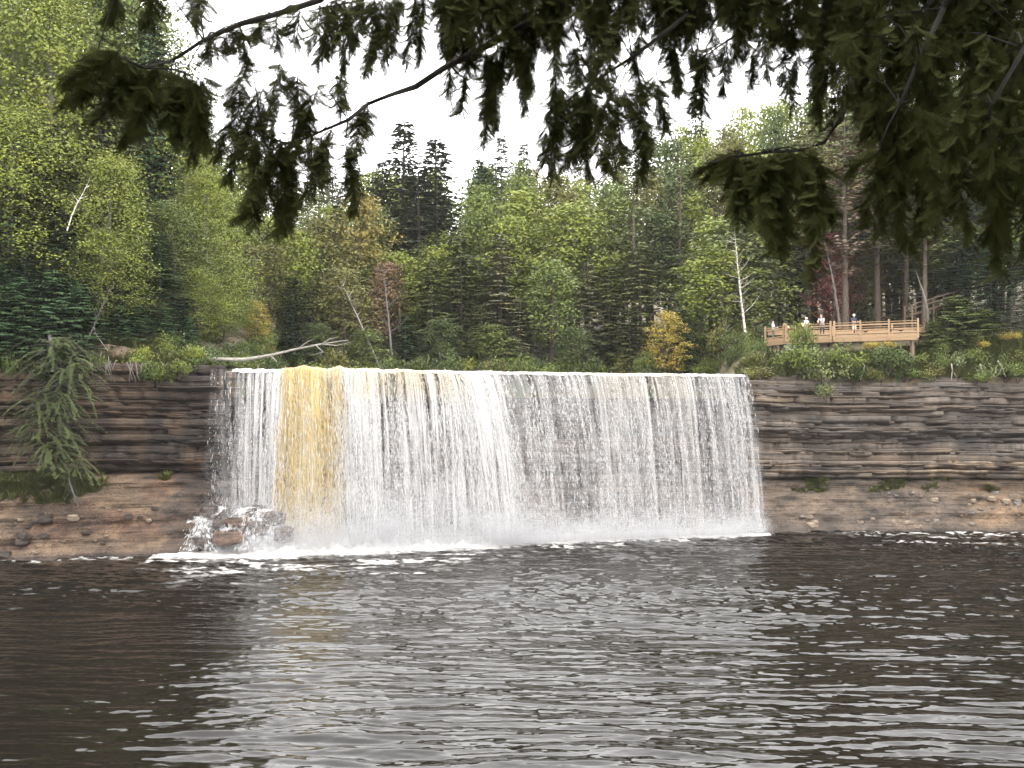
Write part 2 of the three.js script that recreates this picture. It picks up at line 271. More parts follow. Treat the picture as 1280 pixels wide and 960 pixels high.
{
  const W = 1536, H = 1024, c = new Float32Array(W * H * 4), r = new Uint8Array(W * H * 4);
  for (let j = 0; j < H; j++) for (let i = 0; i < W; i++) {
    const x = WX0 + (WX1 - WX0) * (i + 0.5) / W, d = WD0 + (WD1 - WD0) * (j + 0.5) / H, o = (j * W + i) * 4;
    const f = d > 34 ? foamAt(x, d) : 0, k = f * 0.82;
    c[o] = lerp(0.0068, 0.72, k); c[o + 1] = lerp(0.0056, 0.7, k); c[o + 2] = lerp(0.0042, 0.67, k); c[o + 3] = 1;
    r[o] = r[o + 1] = r[o + 2] = 255 * lerp(0.06, 0.7, f); r[o + 3] = 255;
  }
  const ct = new THREE.DataTexture(c, W, H, THREE.RGBAFormat, THREE.FloatType), rt = new THREE.DataTexture(r, W, H);
  for (const t of [ct, rt]) { t.magFilter = THREE.LinearFilter; t.needsUpdate = true; }
  const ripple = dataTex(1024, 1024, (u, v) => { const k = 0.6 * tileFbm(u, v, 12, 26, 2, 61) + 0.4 * tileFbm(u, v, 30, 60, 1, 71); return [k, k, k]; });
  ripple.repeat.set((WX1 - WX0) / 7, (WD1 - WD0) / 7);
  const m = new THREE.MeshPhysicalMaterial({ map: ct, roughnessMap: rt, roughness: 1, metalness: 0, ior: 1.333, bumpMap: ripple, bumpScale: 0.024 });
  const g = new Geo(), xs = [], ds = [];
  for (let x = WX0; x <= WX1; x += 0.18) xs.push(x);
  for (let d = WD0; d < WD1;) { ds.push(d); d += d < 28 ? 0.4 : lerp(0.08, 0.2, sm(30, 80, d)); }
  for (const d of ds) for (const x of xs) g.v(x, waterHeight(x, d), -d, 0, 1, 0, 1, 1, 1, (x - WX0) / (WX1 - WX0), (d - WD0) / (WD1 - WD0));
  const n = xs.length;
  for (let j = 0; j < ds.length - 1; j++) for (let i = 0; i < n - 1; i++) { const q = j * n + i; g.i.push(q, q + 1, q + n, q + 1, q + n + 1, q + n); }
  structure('pool_water', g.done(true), m);
  // the reaches of the river beyond, seen by reflections only
  const g2 = new Geo();
  for (const [a, b, e, f] of [[-160, WX0, 4, 95], [WX1, 160, 4, 95]]) { const q = g2.count; for (const [x, d] of [[a, e], [b, e], [b, f], [a, f]]) g2.v(x, -0.02, -d, 0, 1, 0, 1, 1, 1, x, d); g2.i.push(q, q + 1, q + 2, q, q + 2, q + 3); }
  structure('river_water', g2.done(), new THREE.MeshPhysicalMaterial({ color: lin(0.02, 0.014, 0.008), roughness: 0.1, ior: 1.333 }));
}

// ---------------------------------------------------------------- the waterfall
const LIPLEN = LX1 - LX0;
const pxOf = (x) => 640 + F * x / edgeD(x);          // where along the lip: a handy measure, 265 at one end and 930 at the other
const thick = [[258, 0], [268, 0.07], [285, 0.12], [297, 0.22], [310, 0.5], [326, 0.72], [345, 0.74], [352, 1.15], [428, 1.15], [440, 0.774], [470, 0.666], [520, 0.72], [575, 0.774], [606, 0.738], [618, 0.32], [640, 0.294], [665, 0.256], [700, 0.269], [730, 0.294], [748, 0.397], [790, 0.435], [845, 0.422], [858, 0.448], [868, 0.294], [890, 0.282], [902, 0.358], [926, 0.397], [932, 0.32]];
const speed = (px) => curve([[265, 0.7], [330, 1.0], [352, 1.9], [430, 1.9], [480, 1.7], [600, 2.1], [760, 1.8], [930, 1.35]], px);
const drift = (px) => curve([[265, 0.05], [340, 0.12], [430, 0.2], [500, 0.4], [580, 0.85], [640, 0.8], [760, 0.45], [860, 0.4], [930, 0.5]], px);
const crest = (x) => { const p = pxOf(x); return 0.1 + 0.1 * curve([[265, 0.2], [340, 0.6], [360, 2.4], [430, 2.4], [480, 1.4], [600, 1.0], [930, 0.5]], p) * (1 + 1.6 * fbm(x * 0.7, 3, 0, 4)); };
function path(x, h) { // where water that left the lip at x is after falling h metres
  const p = pxOf(x), t = Math.sqrt(2 * h / 9.81), v = speed(p), k = drift(p);
  return V(x + v * k * t * 0.9, LIP + crest(x) - h, -(edgeD(x) - 0.35 - v * t));
}
const amberAt = (p, h) => { const j = 16 * fbm(h * 0.35, p * 0.12, 0, 3); return Math.max(sm(345, 362, p + j) * sm(440, 414, p + j) * curve([[0, 1], [3, 0.97], [8, 0.92], [13, 0.85]], h), 0.5 * sm(430, 450, p) * sm(610, 540, p) * sm(3.5, 0.3, h), 0.22 * sm(725, 760, p) * sm(870, 840, p) * sm(4.5, 0.5, h), 0.12 * sm(838, 846, p) * sm(866, 856, p)); };
const falls = group('waterfall'); top(falls);
tag(falls, 'wide curtain waterfall of white water with one amber streak, pouring over the dark rock ledge', 'waterfall');
{
  const R = rng(77);
  const waterMat = new THREE.MeshPhysicalMaterial({ color: 0xffffff, vertexColors: true, roughness: 0.45, ior: 1.33 });
  // smooth water that bends over the lip
  const g = new Geo(), n = 420, prof = [[-9, 0], [-4, 0.02], [-2, 0.02], [-1, 0.01], [-0.4, 0], [0, -0.03], [0.2, -0.1], [0.4, -0.22]];
  for (let i = 0; i <= n; i++) {
    const x = LX0 + 1.5 + (LIPLEN - 1.7) * i / n, p = pxOf(x), am = amberAt(p, 0.1), wh = sm(-0.15, 0.25, fbm(x * 2.2, 7, 0, 3) + (p < 345 ? 0.2 : 0.05));
    const c = [0.17, 0.15, 0.12].map((b, k) => lerp(lerp(b, [0.34, 0.21, 0.05][k], Math.min(1, am * 1.05)), 0.5, 0.5 * wh * (1 - 0.75 * am)));
    for (const [o, dy] of prof) { const lump = (o > -5 ? 0.09 : 0.02) * fbm(x * 1.6, o * 0.9, 4, 3) * (p < 500 ? 2.6 : 1.3); const q = path(x, 0); g.v(x + o * drift(p) * 0.5, LIP + crest(x) * (o < -1 ? 0.85 : 1) + dy + lump - (o > 0.3 ? 0.05 : 0), q.z + o * (0.6 + 0.25 * speed(p)), 0, 1, 0, ...c); }
  }
  const m = prof.length;
  for (let i = 0; i < n; i++) for (let k = 0; k < m - 1; k++) { const q = i * m + k; g.i.push(q, q + 1, q + m, q + 1, q + m + 1, q + m); }
  mesh('crest', g.done(true), waterMat, falls);
  // falling water: drawn-out drops and torn threads
  const drop = new THREE.OctahedronGeometry(1, 0);
  const list = [], M = new THREE.Matrix4(), Q = new THREE.Quaternion(), up = V(0, -1, 0), S = V();
  const want = 60000; let tries = 0;
  while (list.length < want && tries++ < 1500000) {
    const x = LX0 + LIPLEN * R(), p = pxOf(x), h = 0.1 + Math.pow(R(), 0.92) * 13.1, th = curve(thick, p);
    const broad = fbm(x * 0.45, h * 0.04, 1, 3), streak = fbm(x * 2.9 + 0.1 * h * noise(x * 0.3, 2), h * 0.06, 3, 3), fine = fbm(x * 7.5, h * 0.13, 6, 2), tear = fbm(x * 3.4, h * 0.8, 9, 3);
    const keep = th * (0.36 + 0.8 * broad + 1.15 * streak + 1.35 * fine + 0.6 * tear) ;
    if (R() > keep * 0.5) continue;
    list.push([x, h, p]);
  }
  const inst = new THREE.InstancedMesh(drop, new THREE.MeshStandardMaterial({ color: 0xffffff, roughness: 0.55 }), list.length), col = new THREE.Color();
  list.forEach(([x, h, p], i) => {
    const a = path(x, h), b = path(x, h + 0.2), v = b.sub(a).normalize(), sp = 0.06 + 0.035 * h;
    a.x += (R() - 0.5) * sp * 1.1; a.z += (R() - 0.5) * sp * 2.2 + 0.1; a.y += (R() - 0.5) * 0.1;
    v.x += (R() - 0.5) * 0.1; v.z += (R() - 0.5) * 0.1; v.normalize();
    Q.setFromUnitVectors(up, v);
    const big = R() < 0.12 ? 1.7 : 1, w = lerp(0.006, 0.017, R()) * big * (p > 350 && p < 432 ? 1.35 : 1), l = w * lerp(5, 24, R() * R());
    S.set(w, l, w);
    inst.setMatrixAt(i, M.compose(a, Q, S));
    const am = amberAt(p, h) * (R() < curve([[0, 0.9], [2, 0.8], [6, 0.75], [13, 0.7]], h) ? 0.95 : 0.22), k = 0.84 + 0.1 * R();
    inst.setColorAt(i, col.setRGB(lerp(0.48, 0.4, am) * k, lerp(0.475, 0.29, am) * k, lerp(0.47, 0.1, am) * k));
  });
  inst.name = 'falling_water'; inst.userData.kind = 'stuff'; falls.add(inst);
  // veils: thin folded sheets of broken water, torn into streaks
  for (const [layer, back, fx, gain] of [[1, 0.22, 1.9, 1.0], [2, 0.0, 3.1, 0.85], [3, -0.2, 4.6, 0.75]]) {
    const W = 2048, H = 256, al = new Uint8Array(W * H * 4);
    for (let i = 0; i < W; i++) { const x = LX0 + LIPLEN * (i + 0.5) / W, th = curve(thick, pxOf(x)), broad = fbm(x * 0.5, layer * 3, 1, 3), s0 = layer * 11;
      for (let j = 0; j < H; j++) { const h = 13.3 * (j + 0.5) / H, wav = 0.08 * h * noise(x * 0.35, s0), st = fbm((x + wav) * fx, h * 0.05, s0, 3), fi = fbm((x + wav) * fx * 3.3, h * 0.22, s0 + 4, 3), cl = fbm(x * 2.2, h * 0.6, s0 + 8, 3);
        const a = clamp((th * (0.34 + 0.8 * broad + 1.9 * st + 1.2 * fi + 0.5 * cl) - 0.03) * gain, 0, 0.9), o = (j * W + i) * 4; al[o] = al[o + 1] = al[o + 2] = a * 255; al[o + 3] = 255; } }
    const t = new THREE.DataTexture(al, W, H); t.magFilter = THREE.LinearFilter; t.needsUpdate = true;
    const v = new Geo(), nx = 520, ny = 44;
    for (let j = 0; j <= ny; j++) for (let i = 0; i <= nx; i++) { const x = LX0 + LIPLEN * i / nx, h = 0.02 + 13.25 * Math.pow(j / ny, 1.25), q = path(x, h), p = pxOf(x), f = (0.05 + 0.016 * h) * (2 * fbm(x * fx, h * 0.07, layer * 11, 2) + 0.8 * noise(x * 2.5, h * 0.9, layer)), am = amberAt(p, h) * clamp(0.85 + 1.5 * fbm(x * 2.6, h * 0.2, layer * 5, 3), 0, 1); v.v(q.x, q.y, q.z - back * (0.4 + h * 0.06) + f, 0, 0, 1, lerp(0.46, 0.4, am), lerp(0.455, 0.3, am), lerp(0.45, 0.1, am), i / nx, h / 13.3); }
    for (let j = 0; j < ny; j++) for (let i = 0; i < nx; i++) { const q = j * (nx + 1) + i; v.i.push(q, q + nx + 1, q + 1, q + 1, q + nx + 1, q + nx + 2); }
    mesh('veil', v.done(true), new THREE.MeshStandardMaterial({ vertexColors: true, roughness: 0.7, transparent: true, alphaMap: t, side: THREE.DoubleSide }), falls);
  }
  // boiling foam where it lands
  const fg = new Geo(), fn = 360, fm = 26;
  for (let i = 0; i <= fn; i++) for (let j = 0; j <= fm; j++) {
    const x = LX0 + 0.5 + (LIPLEN + 0.8) * i / fn, p = pxOf(Math.min(x, LX1)), q = path(Math.min(x, LX1), 13), size = curve([[265, 0.5], [340, 1.0], [370, 1.5], [430, 1.4], [520, 1.0], [610, 0.8], [700, 0.35], [930, 0.25]], p), t = j / fm * 2 - 1;
    const w = 0.6 + 1.3 * size, h = size * 0.62 * Math.pow(Math.max(0, 1 - t * t), 0.8) * (0.75 + 1.0 * fbm(x * 0.8, t * 1.6, 4, 4)) * (0.7 + 0.6 * noise(x * 2.3, t * 3, 8));
    const am = sm(345, 365, p) * sm(450, 420, p) * 0.35 * (0.5 + fbm(x, t, 3));
    fg.v(x, h - 0.1 + (j === 0 || j === fm ? -0.2 : 0), q.z + t * w + 0.5 * noise(x * 0.7, 6), 0, 1, 0, lerp(0.6, 0.57, am), lerp(0.6, 0.46, am), lerp(0.59, 0.26, am));
  }
  for (let i = 0; i < fn; i++) for (let j = 0; j < fm; j++) { const q = i * (fm + 1) + j; fg.i.push(q, q + 1, q + fm + 1, q + 1, q + fm + 2, q + fm + 1); }
  mesh('boiling_foam', fg.done(true), new THREE.MeshStandardMaterial({ vertexColors: true, roughness: 0.8 }), falls);
  // spray: puffs of fine drops thrown up from the foot
  const puff = new Geo(), o8 = new THREE.OctahedronGeometry(1, 0), op = o8.attributes.position.array;
  for (let k = 0; k < 90; k++) {
    const r = Math.pow(R(), 0.6), a = R() * 6.283, cz = R() * 2 - 1, s = Math.sqrt(1 - cz * cz), x = r * s * Math.cos(a), y = r * cz, z = r * s * Math.sin(a), d = 0.0085 + 0.008 * R();
    for (let i = 0; i < op.length; i += 3) puff.v(x + op[i] * d, y + op[i + 1] * d, z + op[i + 2] * d, op[i], op[i + 1], op[i + 2]);
    for (let i = 0; i < 24; i++) puff.i.push(puff.count - 24 + i);
  }
  const np = 12500, spray = new THREE.InstancedMesh(puff.done(), new THREE.MeshStandardMaterial({ color: lin(0.52, 0.52, 0.53), roughness: 0.7 }), np);
  for (let i = 0; i < np;) {
    if (i < 5000) { // fine spray that travels down with the curtain
      const x = LX0 + LIPLEN * R(), h = Math.pow(R(), 0.65) * 12.8, q = path(x, h), th = curve(thick, pxOf(x)); if (R() > 0.25 + th) continue;
      const s = lerp(0.5, 0.9, R()); S.set(s * 0.7, s * 1.3, s * 0.7); spray.setMatrixAt(i++, M.compose(V(q.x + (R() - 0.5) * 0.4, q.y, q.z + (R() - 0.4) * 0.8), Q.setFromEuler(new THREE.Euler(0, R() * 6, 0)), S)); continue;
    }
    const x = LX0 + (LIPLEN + 0.5) * R(), p = pxOf(Math.min(x, LX1)), dens = curve([[265, 0.35], [330, 0.8], [380, 1], [600, 0.95], [700, 0.6], [930, 0.35]], p);
    if (R() > dens) continue;
    const q = path(Math.min(x, LX1), 13), rise = -Math.log(1 - R() * 0.985) * curve([[265, 0.7], [360, 1.1], [560, 1.4], [700, 0.8], [930, 0.6]], p);
    const bill = 0.5 + 0.9 * (fbm(x * 0.25, rise * 0.3, 8, 3) + 0.25); if (R() > bill) continue;
    const s = lerp(0.6, 1.2, R()); S.set(s, s, s); Q.setFromEuler(new THREE.Euler(R() * 6, R() * 6, R() * 6));
    spray.setMatrixAt(i++, M.compose(V(x + (R() - 0.5), rise * 0.85 + 0.1, q.z + 1.2 + (R() - 0.6) * 3.2), Q, S));
  }
  spray.name = 'spray'; spray.userData.kind = 'stuff'; falls.add(spray);
}
{ // the river that feeds the falls
  const g = new Geo(), nx = 60, nz = 24;
  for (let j = 0; j <= nz; j++) for (let i = 0; i <= nx; i++) { const x = -23.5 + 45 * i / nx, d = edgeD(x) + 8 + 20 * j / nz; g.v(x, LIP + 0.06 + 0.05 * noise(x, d), -d, 0, 1, 0, 1, 1, 1, x, d); }
  for (let j = 0; j < nz; j++) for (let i = 0; i < nx; i++) { const q = j * (nx + 1) + i; g.i.push(q, q + 1, q + nx + 1, q + 1, q + nx + 2, q + nx + 1); }
  structure('upper_river_water', g.done(true), new THREE.MeshPhysicalMaterial({ color: lin(0.05, 0.03, 0.012), roughness: 0.12, ior: 1.333 }));
}
// ---------------------------------------------------------------- trees
const barkTex = dataTex(128, 256, (u, v) => { const k = 0.5 + 0.9 * (tileFbm(u, v, 16, 6, 3, 4) - 0.5) + 0.3 * (tileNoise(u, v, 60, 60, 7) - 0.5); return [k, k, k]; });
barkTex.repeat.set(1, 0.5);
const bark = (r, g, b) => new THREE.MeshStandardMaterial({ color: lin(r * 1.4, g * 1.4, b * 1.4), map: barkTex, bumpMap: barkTex, bumpScale: 0.02, roughness: 0.92 });
const birchTex = dataTex(128, 512, (u, v) => { const a = tileFbm(u, v, 3, 60, 2, 6), b = tileFbm(u, v, 4, 9, 3, 8); const k = a > 0.62 ? 0.25 : 0.8 - 0.35 * sm(0.55, 0.7, b); return [k, k * 0.97, k * 0.9]; });
birchTex.repeat.set(1, 0.3);
const BARK = { brown: bark(0.1, 0.075, 0.055), grey: bark(0.16, 0.145, 0.125), dark: bark(0.05, 0.04, 0.03), birch: new THREE.MeshStandardMaterial({ color: lin(0.6, 0.58, 0.54), map: birchTex, roughness: 0.8 }), dead: bark(0.34, 0.31, 0.27) };
const leafMat = (r, g, b, t = 0.32) => new THREE.MeshPhysicalMaterial({ color: lin(r, g, b), vertexColors: true, roughness: 0.85, specularIntensity: 0.35, transmission: t, thickness: 0, side: THREE.DoubleSide });
const needleMat = (r, g, b) => new THREE.MeshPhysicalMaterial({ color: lin(r, g, b), vertexColors: true, roughness: 0.85, specularIntensity: 0.2, side: THREE.DoubleSide });
const LEAF = {
  green: leafMat(0.0984, 0.127, 0.0211), bright: leafMat(0.158, 0.186, 0.0253), deep: leafMat(0.0598, 0.0832, 0.0176), olive: leafMat(0.119, 0.118, 0.0281), lime: leafMat(0.176, 0.211, 0.0351),
  yellow: leafMat(0.3, 0.235, 0.04), gold: leafMat(0.186, 0.156, 0.0351), red: leafMat(0.17, 0.055, 0.042), rust: leafMat(0.156, 0.0928, 0.0488), pale: leafMat(0.141, 0.162, 0.0598),
  spruce: needleMat(0.056, 0.068, 0.034), hemlock: needleMat(0.0673, 0.076, 0.0238), grey: needleMat(0.111, 0.109, 0.0594), pine: needleMat(0.095, 0.103, 0.0356), cedar: needleMat(0.0793, 0.099, 0.0278), fir: needleMat(0.0356, 0.0634, 0.0252), dry: needleMat(0.134, 0.099, 0.0673),
};
const unit = (R) => { const z = R() * 2 - 1, a = R() * 6.2832, s = Math.sqrt(1 - z * z); return V(s * Math.cos(a), z, s * Math.sin(a)); };
const tone = (R, s = 0.35) => { const k = 1 + (R() - 0.5) * 2 * s, w = (R() - 0.5) * 0.16; return [k * (1 + w), k, k * (1 - w)]; };
function broadleaf(seed, { h = 16, r = 4.2, base = 0.25, clumps = 62, leaves = 46, size = 0.36, limbs = 9, narrow = 1 }) {
  const R = rng(seed), tr = new Geo(), cr = new Geo(), lean = V((R() - 0.5) * 1.2, 0, (R() - 0.5) * 1.2), axis = (t) => V(lean.x * t * t + 0.25 * Math.sin(t * 5 + seed), h * t, lean.z * t * t + 0.25 * Math.cos(t * 4 + seed));
  const ks = [0, 0.03, 0.12, 0.3, 0.5, 0.7, 0.88];
  tr.tube(ks.map((t) => axis(t).add(V(0, t === 0 ? -0.5 : 0, 0))), [0.3, 0.23, 0.19, 0.16, 0.12, 0.075, 0.03].map((q) => q * h / 16), 7, [1, 1, 1], 0.15, seed);
  const centres = [];
  for (let k = 0; k < clumps; k++) {
    const t = Math.pow((k + R()) / clumps, 0.85), y = base + (1 - base) * t, prof = Math.pow(Math.sin(Math.PI * clamp(0.1 + 0.88 * t, 0, 1)), 0.6) * (1 - 0.35 * t), a = k * 2.4 + R() * 1.2, rad = r * prof * narrow * Math.sqrt(0.16 + 0.84 * R()) * (0.85 + 0.35 * Math.sin(a * 2 + seed));
    const c = axis(y * 0.94).add(V(Math.cos(a) * rad, (R() - 0.5) * 0.8, Math.sin(a) * rad)); centres.push(c);
    const cs = r * lerp(0.17, 0.33, R()), outward = V(Math.cos(a) * 0.7, 0.65, Math.sin(a) * 0.7).normalize(), ct = tone(R, 0.16);
    for (let j = 0; j < leaves; j++) {
      const u = unit(R), q = Math.pow(R(), 0.45), p = V(c.x + u.x * cs * q * 1.25, c.y + u.y * cs * q * 0.72 - 0.18 * cs * q * q, c.z + u.z * cs * q * 1.25);
      const out = V(u.x * 0.8 + outward.x * 0.6, u.y * 0.7 + 0.65, u.z * 0.8 + outward.z * 0.6).normalize();
      const dir = unit(R).multiplyScalar(0.9).add(V(u.x, -0.35, u.z)).normalize(), side = V().crossVectors(dir, out).add(unit(R).multiplyScalar(0.45)).normalize(), s = size * lerp(0.6, 1.25, R()), tn = tone(R, 0.09);
      cr.leaf(p, dir, side, s, s * 0.36, out, [tn[0] * ct[0], tn[1] * ct[1], tn[2] * ct[2]]);
    }
  }
  for (let k = 0; k < limbs; k++) { const c = centres[Math.floor((k + 0.5) / limbs * clumps * 0.9)], t = clamp(c.y / h - 0.14, 0.12, 0.8), s = axis(t), mid = s.clone().lerp(c, 0.5).add(V(0, 0.3, 0)); tr.tube([s, mid, c], [0.085 * h / 16 * (1.1 - t), 0.05 * h / 16, 0.015], 4, [1, 1, 1], 0, k + 5); }
  return { h, r: r * narrow, trunk: tr.done(), crown: cr.done() };
}
function conifer(seed, { h = 22, r = 3.2, base = 0.06, step = 0.62, n = 7, gap = 0.3, len = 0.62, droop = 0.45, lift = 0.35, ragged = 0.3, wide = 0.17, power = 0.85, hang = 0.25 }) {
  const R = rng(seed), tr = new Geo(), cr = new Geo(), bend = V((R() - 0.5) * 0.5, 0, (R() - 0.5) * 0.5), axis = (t) => V(bend.x * Math.sin(t * 3), h * t, bend.z * Math.sin(t * 2.4));
  tr.tube([0, 0.05, 0.25, 0.5, 0.75, 1].map((t) => axis(t).add(V(0, t === 0 ? -0.5 : 0, 0))), [0.26, 0.21, 0.17, 0.12, 0.07, 0.015].map((q) => q * h / 20), 7, [1, 1, 1], 0.12, seed);
  for (let y = base * h; y < h * 0.985; y += step * lerp(0.75, 1.25, R()) * lerp(1.1, 0.6, y / h)) {
    const t = y / h, rr = r * Math.pow(1 - (t - base) / (1 - base), power) * sm(-0.04, 0.1, t - base + 0.03) + 0.12, o = axis(t), a0 = R() * 6.28;
    for (let k = 0; k < n; k++) {
      if (R() < ragged * 0.4) continue;
      const a = a0 + k / n * 6.283 + (R() - 0.5) * 0.6, L = rr * lerp(1 - ragged, 1 + ragged * 0.6, R()), ca = Math.cos(a), sa = Math.sin(a), y0 = y + (R() - 0.5) * step, ct = tone(R, 0.16), dz = droop * lerp(0.6, 1.3, R());
      const pos = (u) => V(o.x + ca * L * u, y0 + L * (-dz * u + lift * u * u), o.z + sa * L * u);
      if (L > 0.9 && R() < 0.35) tr.tube([pos(0), pos(0.55), pos(0.95)], [0.03, 0.02, 0.006], 3, [1, 1, 1], 0, k + 1);
      const m = Math.max(2, Math.round(L / gap));
      for (let i = 0; i < m; i++) {
        const u = (i + 0.6 + R() * 0.5) / m, p = pos(Math.min(u, 1)), tap = lerp(1, 0.62, u);
        for (const s of [-1, 1]) {
          const sp = a + s * lerp(0.5, 1.1, R()), dir = V(Math.cos(sp), -hang + (R() - 0.5) * 0.5, Math.sin(sp)).normalize(), out = V(ca * 0.5, 0.8, sa * 0.5).normalize(), side = V().crossVectors(dir, out).add(unit(R).multiplyScalar(0.35)).normalize(), tn = tone(R, 0.22), l = len * tap * lerp(0.65, 1.2, R());
          cr.leaf(p, dir, side, l, wide * l / len * 0.9, out, [tn[0] * ct[0], tn[1] * ct[1], tn[2] * ct[2]]);
        }
      }
      const p = pos(0.92), dir = V(ca, -0.1, sa).normalize(); cr.leaf(p, dir, V(-sa, 0.1, ca), len * 0.9, wide * 0.8, V(ca * 0.4, 0.9, sa * 0.4), ct);
    }
  }
  cr.leaf(axis(0.965), V(0, 1, 0), V(1, 0, 0), h * 0.04, 0.05, V(0, 0.3, 1), [1, 1, 1]);
  return { h, r, trunk: tr.done(), crown: cr.done() };
}
function bareTree(seed, { h = 12, n = 22, lean = 0 }) {
  const R = rng(seed), g = new Geo(), tips = [], ax = (t) => V(lean * h * t * (0.6 + 0.4 * t), h * t * (1 - 0.25 * Math.abs(lean) * t), 0.3 * Math.sin(t * 4 + seed));
  g.tube([0, 0.2, 0.4, 0.6, 0.8, 1].map((t) => ax(t).add(V(0, t ? 0 : -0.4, 0))), [0.17, 0.14, 0.115, 0.085, 0.05, 0.012].map((q) => q * h / 12), 6, [1, 1, 1], 0.1, seed);
  for (let k = 0; k < n; k++) { const t = lerp(0.35, 0.97, (k + R()) / n), p = ax(t), a = R() * 6.28, L = lerp(0.22, 0.07, t) * h * lerp(0.6, 1.3, R()), e = V(p.x + Math.cos(a) * L, p.y + L * lerp(0.3, 0.9, R()), p.z + Math.sin(a) * L), m = p.clone().lerp(e, 0.5).add(V(0, -0.1 * L, 0)); g.tube([p, m, e], [0.035, 0.022, 0.006], 4, [1, 1, 1], 0, k); const f = m.clone().add(V((R() - 0.5) * L, L * 0.35, (R() - 0.5) * L)); g.tube([m, f], [0.016, 0.005], 3, [1, 1, 1], 0, k); tips.push(e, f); }
  return { h, r: h * 0.22, trunk: g.done(), tips };
}
const PROTO = {
  broad: [1, 2, 3, 4, 5].map((s) => broadleaf(s * 13, { h: 22, r: 5.2, clumps: 105, leaves: 50, size: 0.4 })),
  slim: [1, 2, 3].map((s) => broadleaf(s * 17 + 3, { h: 22, r: 3.9, base: 0.15, clumps: 88, leaves: 48, size: 0.38 })),
  spruce: [1, 2, 3].map((s) => conifer(s * 19, { h: 24, r: 3.5, step: 0.58, n: 8, gap: 0.34, len: 0.66, droop: 0.5, lift: 0.3, ragged: 0.25 })),
  hemlock: [1, 2, 3].map((s) => conifer(s * 23, { h: 19, r: 3.7, step: 0.62, n: 7, gap: 0.32, len: 0.6, droop: 0.28, lift: 0.0, ragged: 0.5, power: 0.65, hang: 0.4 })),
  pine: [1, 2, 3].map((s) => conifer(s * 29, { h: 24, r: 4.1, base: 0.34, step: 0.95, n: 6, gap: 0.3, len: 0.7, droop: -0.05, lift: 0.12, ragged: 0.65, power: 0.6, hang: 0.1, wide: 0.16 })),
  thin: [1, 2].map((s) => conifer(s * 31, { h: 17, r: 2.6, step: 0.7, n: 6, gap: 0.42, len: 0.5, droop: 0.2, lift: 0.05, ragged: 0.6, power: 0.7, wide: 0.1 })),
  fineBroad: [1, 2, 3].map((s) => broadleaf(s * 37, { h: 26, r: 6, base: 0.1, clumps: 210, leaves: 84, size: 0.26, limbs: 18 })),
  fineFir: [1, 2].map((s) => conifer(s * 41, { h: 22, r: 4.2, step: 0.46, n: 9, gap: 0.25, len: 0.5, droop: 0.4, lift: 0.1, ragged: 0.4, wide: 0.12, power: 0.7, hang: 0.45 })),
  cedar: [1, 2].map((s) => conifer(s * 43, { h: 9, r: 2.6, base: 0.03, step: 0.3, n: 8, gap: 0.2, len: 0.42, droop: 0.25, lift: 0.1, ragged: 0.45, power: 0.55, hang: 0.7, wide: 0.1 })),
};
let planted = 0;
function plantAt(kind, x, d, height, width, leaf, barkKey, label, grp, variant = planted) {
  const ps = PROTO[kind], p = ps[variant % ps.length], y = groundY(x, d), g = group({ spruce: 'spruce_tree', hemlock: 'hemlock_tree', pine: 'pine_tree', thin: 'conifer_tree', fineFir: 'fir_tree', cedar: 'cedar_tree' }[kind] ?? 'broadleaf_tree', x, y - 0.05, -d);
  g.rotation.y = planted * 2.399; const wide = 1.32 * width / (2 * p.r); g.scale.set(wide, height / p.h, wide);
  mesh('trunk', p.trunk, BARK[barkKey], g); mesh('crown', p.crown, LEAF[leaf], g);
  top(g); tag(g, label, 'tree', grp); planted++;
  return g;
}
// px: place along the picture at depth d; topPy: where its top shows; widthPx: its breadth
function plant(kind, px, d, topPy, widthPx, leaf, label, grp, barkKey = 'brown', variant) { const a = at(px, topPy, d); return plantAt(kind, a.x, d, Math.max(3, a.y - groundY(a.x, d)), widthPx * d / F, leaf, barkKey, label, grp, variant); }

// the wood behind the falls: rows up the hillside, farther ones first
const LABEL = {
  broad: { green: 'mid green broadleaf tree with rounded crown in the wood above the falls', bright: 'bright yellow-green broadleaf tree in the wood above the falls', deep: 'deep green broadleaf tree in the wood above the falls', olive: 'olive green broadleaf tree in the wood above the falls', lime: 'lime green broadleaf tree turning colour in the wood above the falls', gold: 'golden leaved broadleaf tree in the wood above the falls', rust: 'rusty brown leaved broadleaf tree in the wood above the falls', pale: 'pale grey-green broadleaf tree in the wood above the falls' },
  conifer: { spruce: 'dark spruce with a pointed crown in the wood above the falls', hemlock: 'dull green drooping hemlock in the wood above the falls', grey: 'greyish thin-needled conifer in the wood above the falls', pine: 'open-crowned pine with layered boughs in the wood above the falls', fir: 'dark blue-green fir in the wood above the falls', dry: 'brownish half-dry conifer in the wood above the falls' },
};
const wood = (kind, px, d, t, w, leaf, v) => { const c = ['broad', 'slim', 'fineBroad'].includes(kind); return plant(kind, px, d, t, w, leaf, LABEL[c ? 'broad' : 'conifer'][leaf], `${leaf} ${c ? 'broadleaf trees' : 'conifers'} of the wood above the falls`, c ? (leaf === 'bright' ? 'grey' : 'brown') : 'brown', v); };
const skyline = [[230, 150], [300, 180], [350, 200], [400, 200], [440, 195], [480, 200], [560, 205], [620, 190], [700, 190], [760, 170], [820, 150], [880, 120], [950, 100], [1050, 80], [1150, 60], [1300, 50], [1400, 60]];
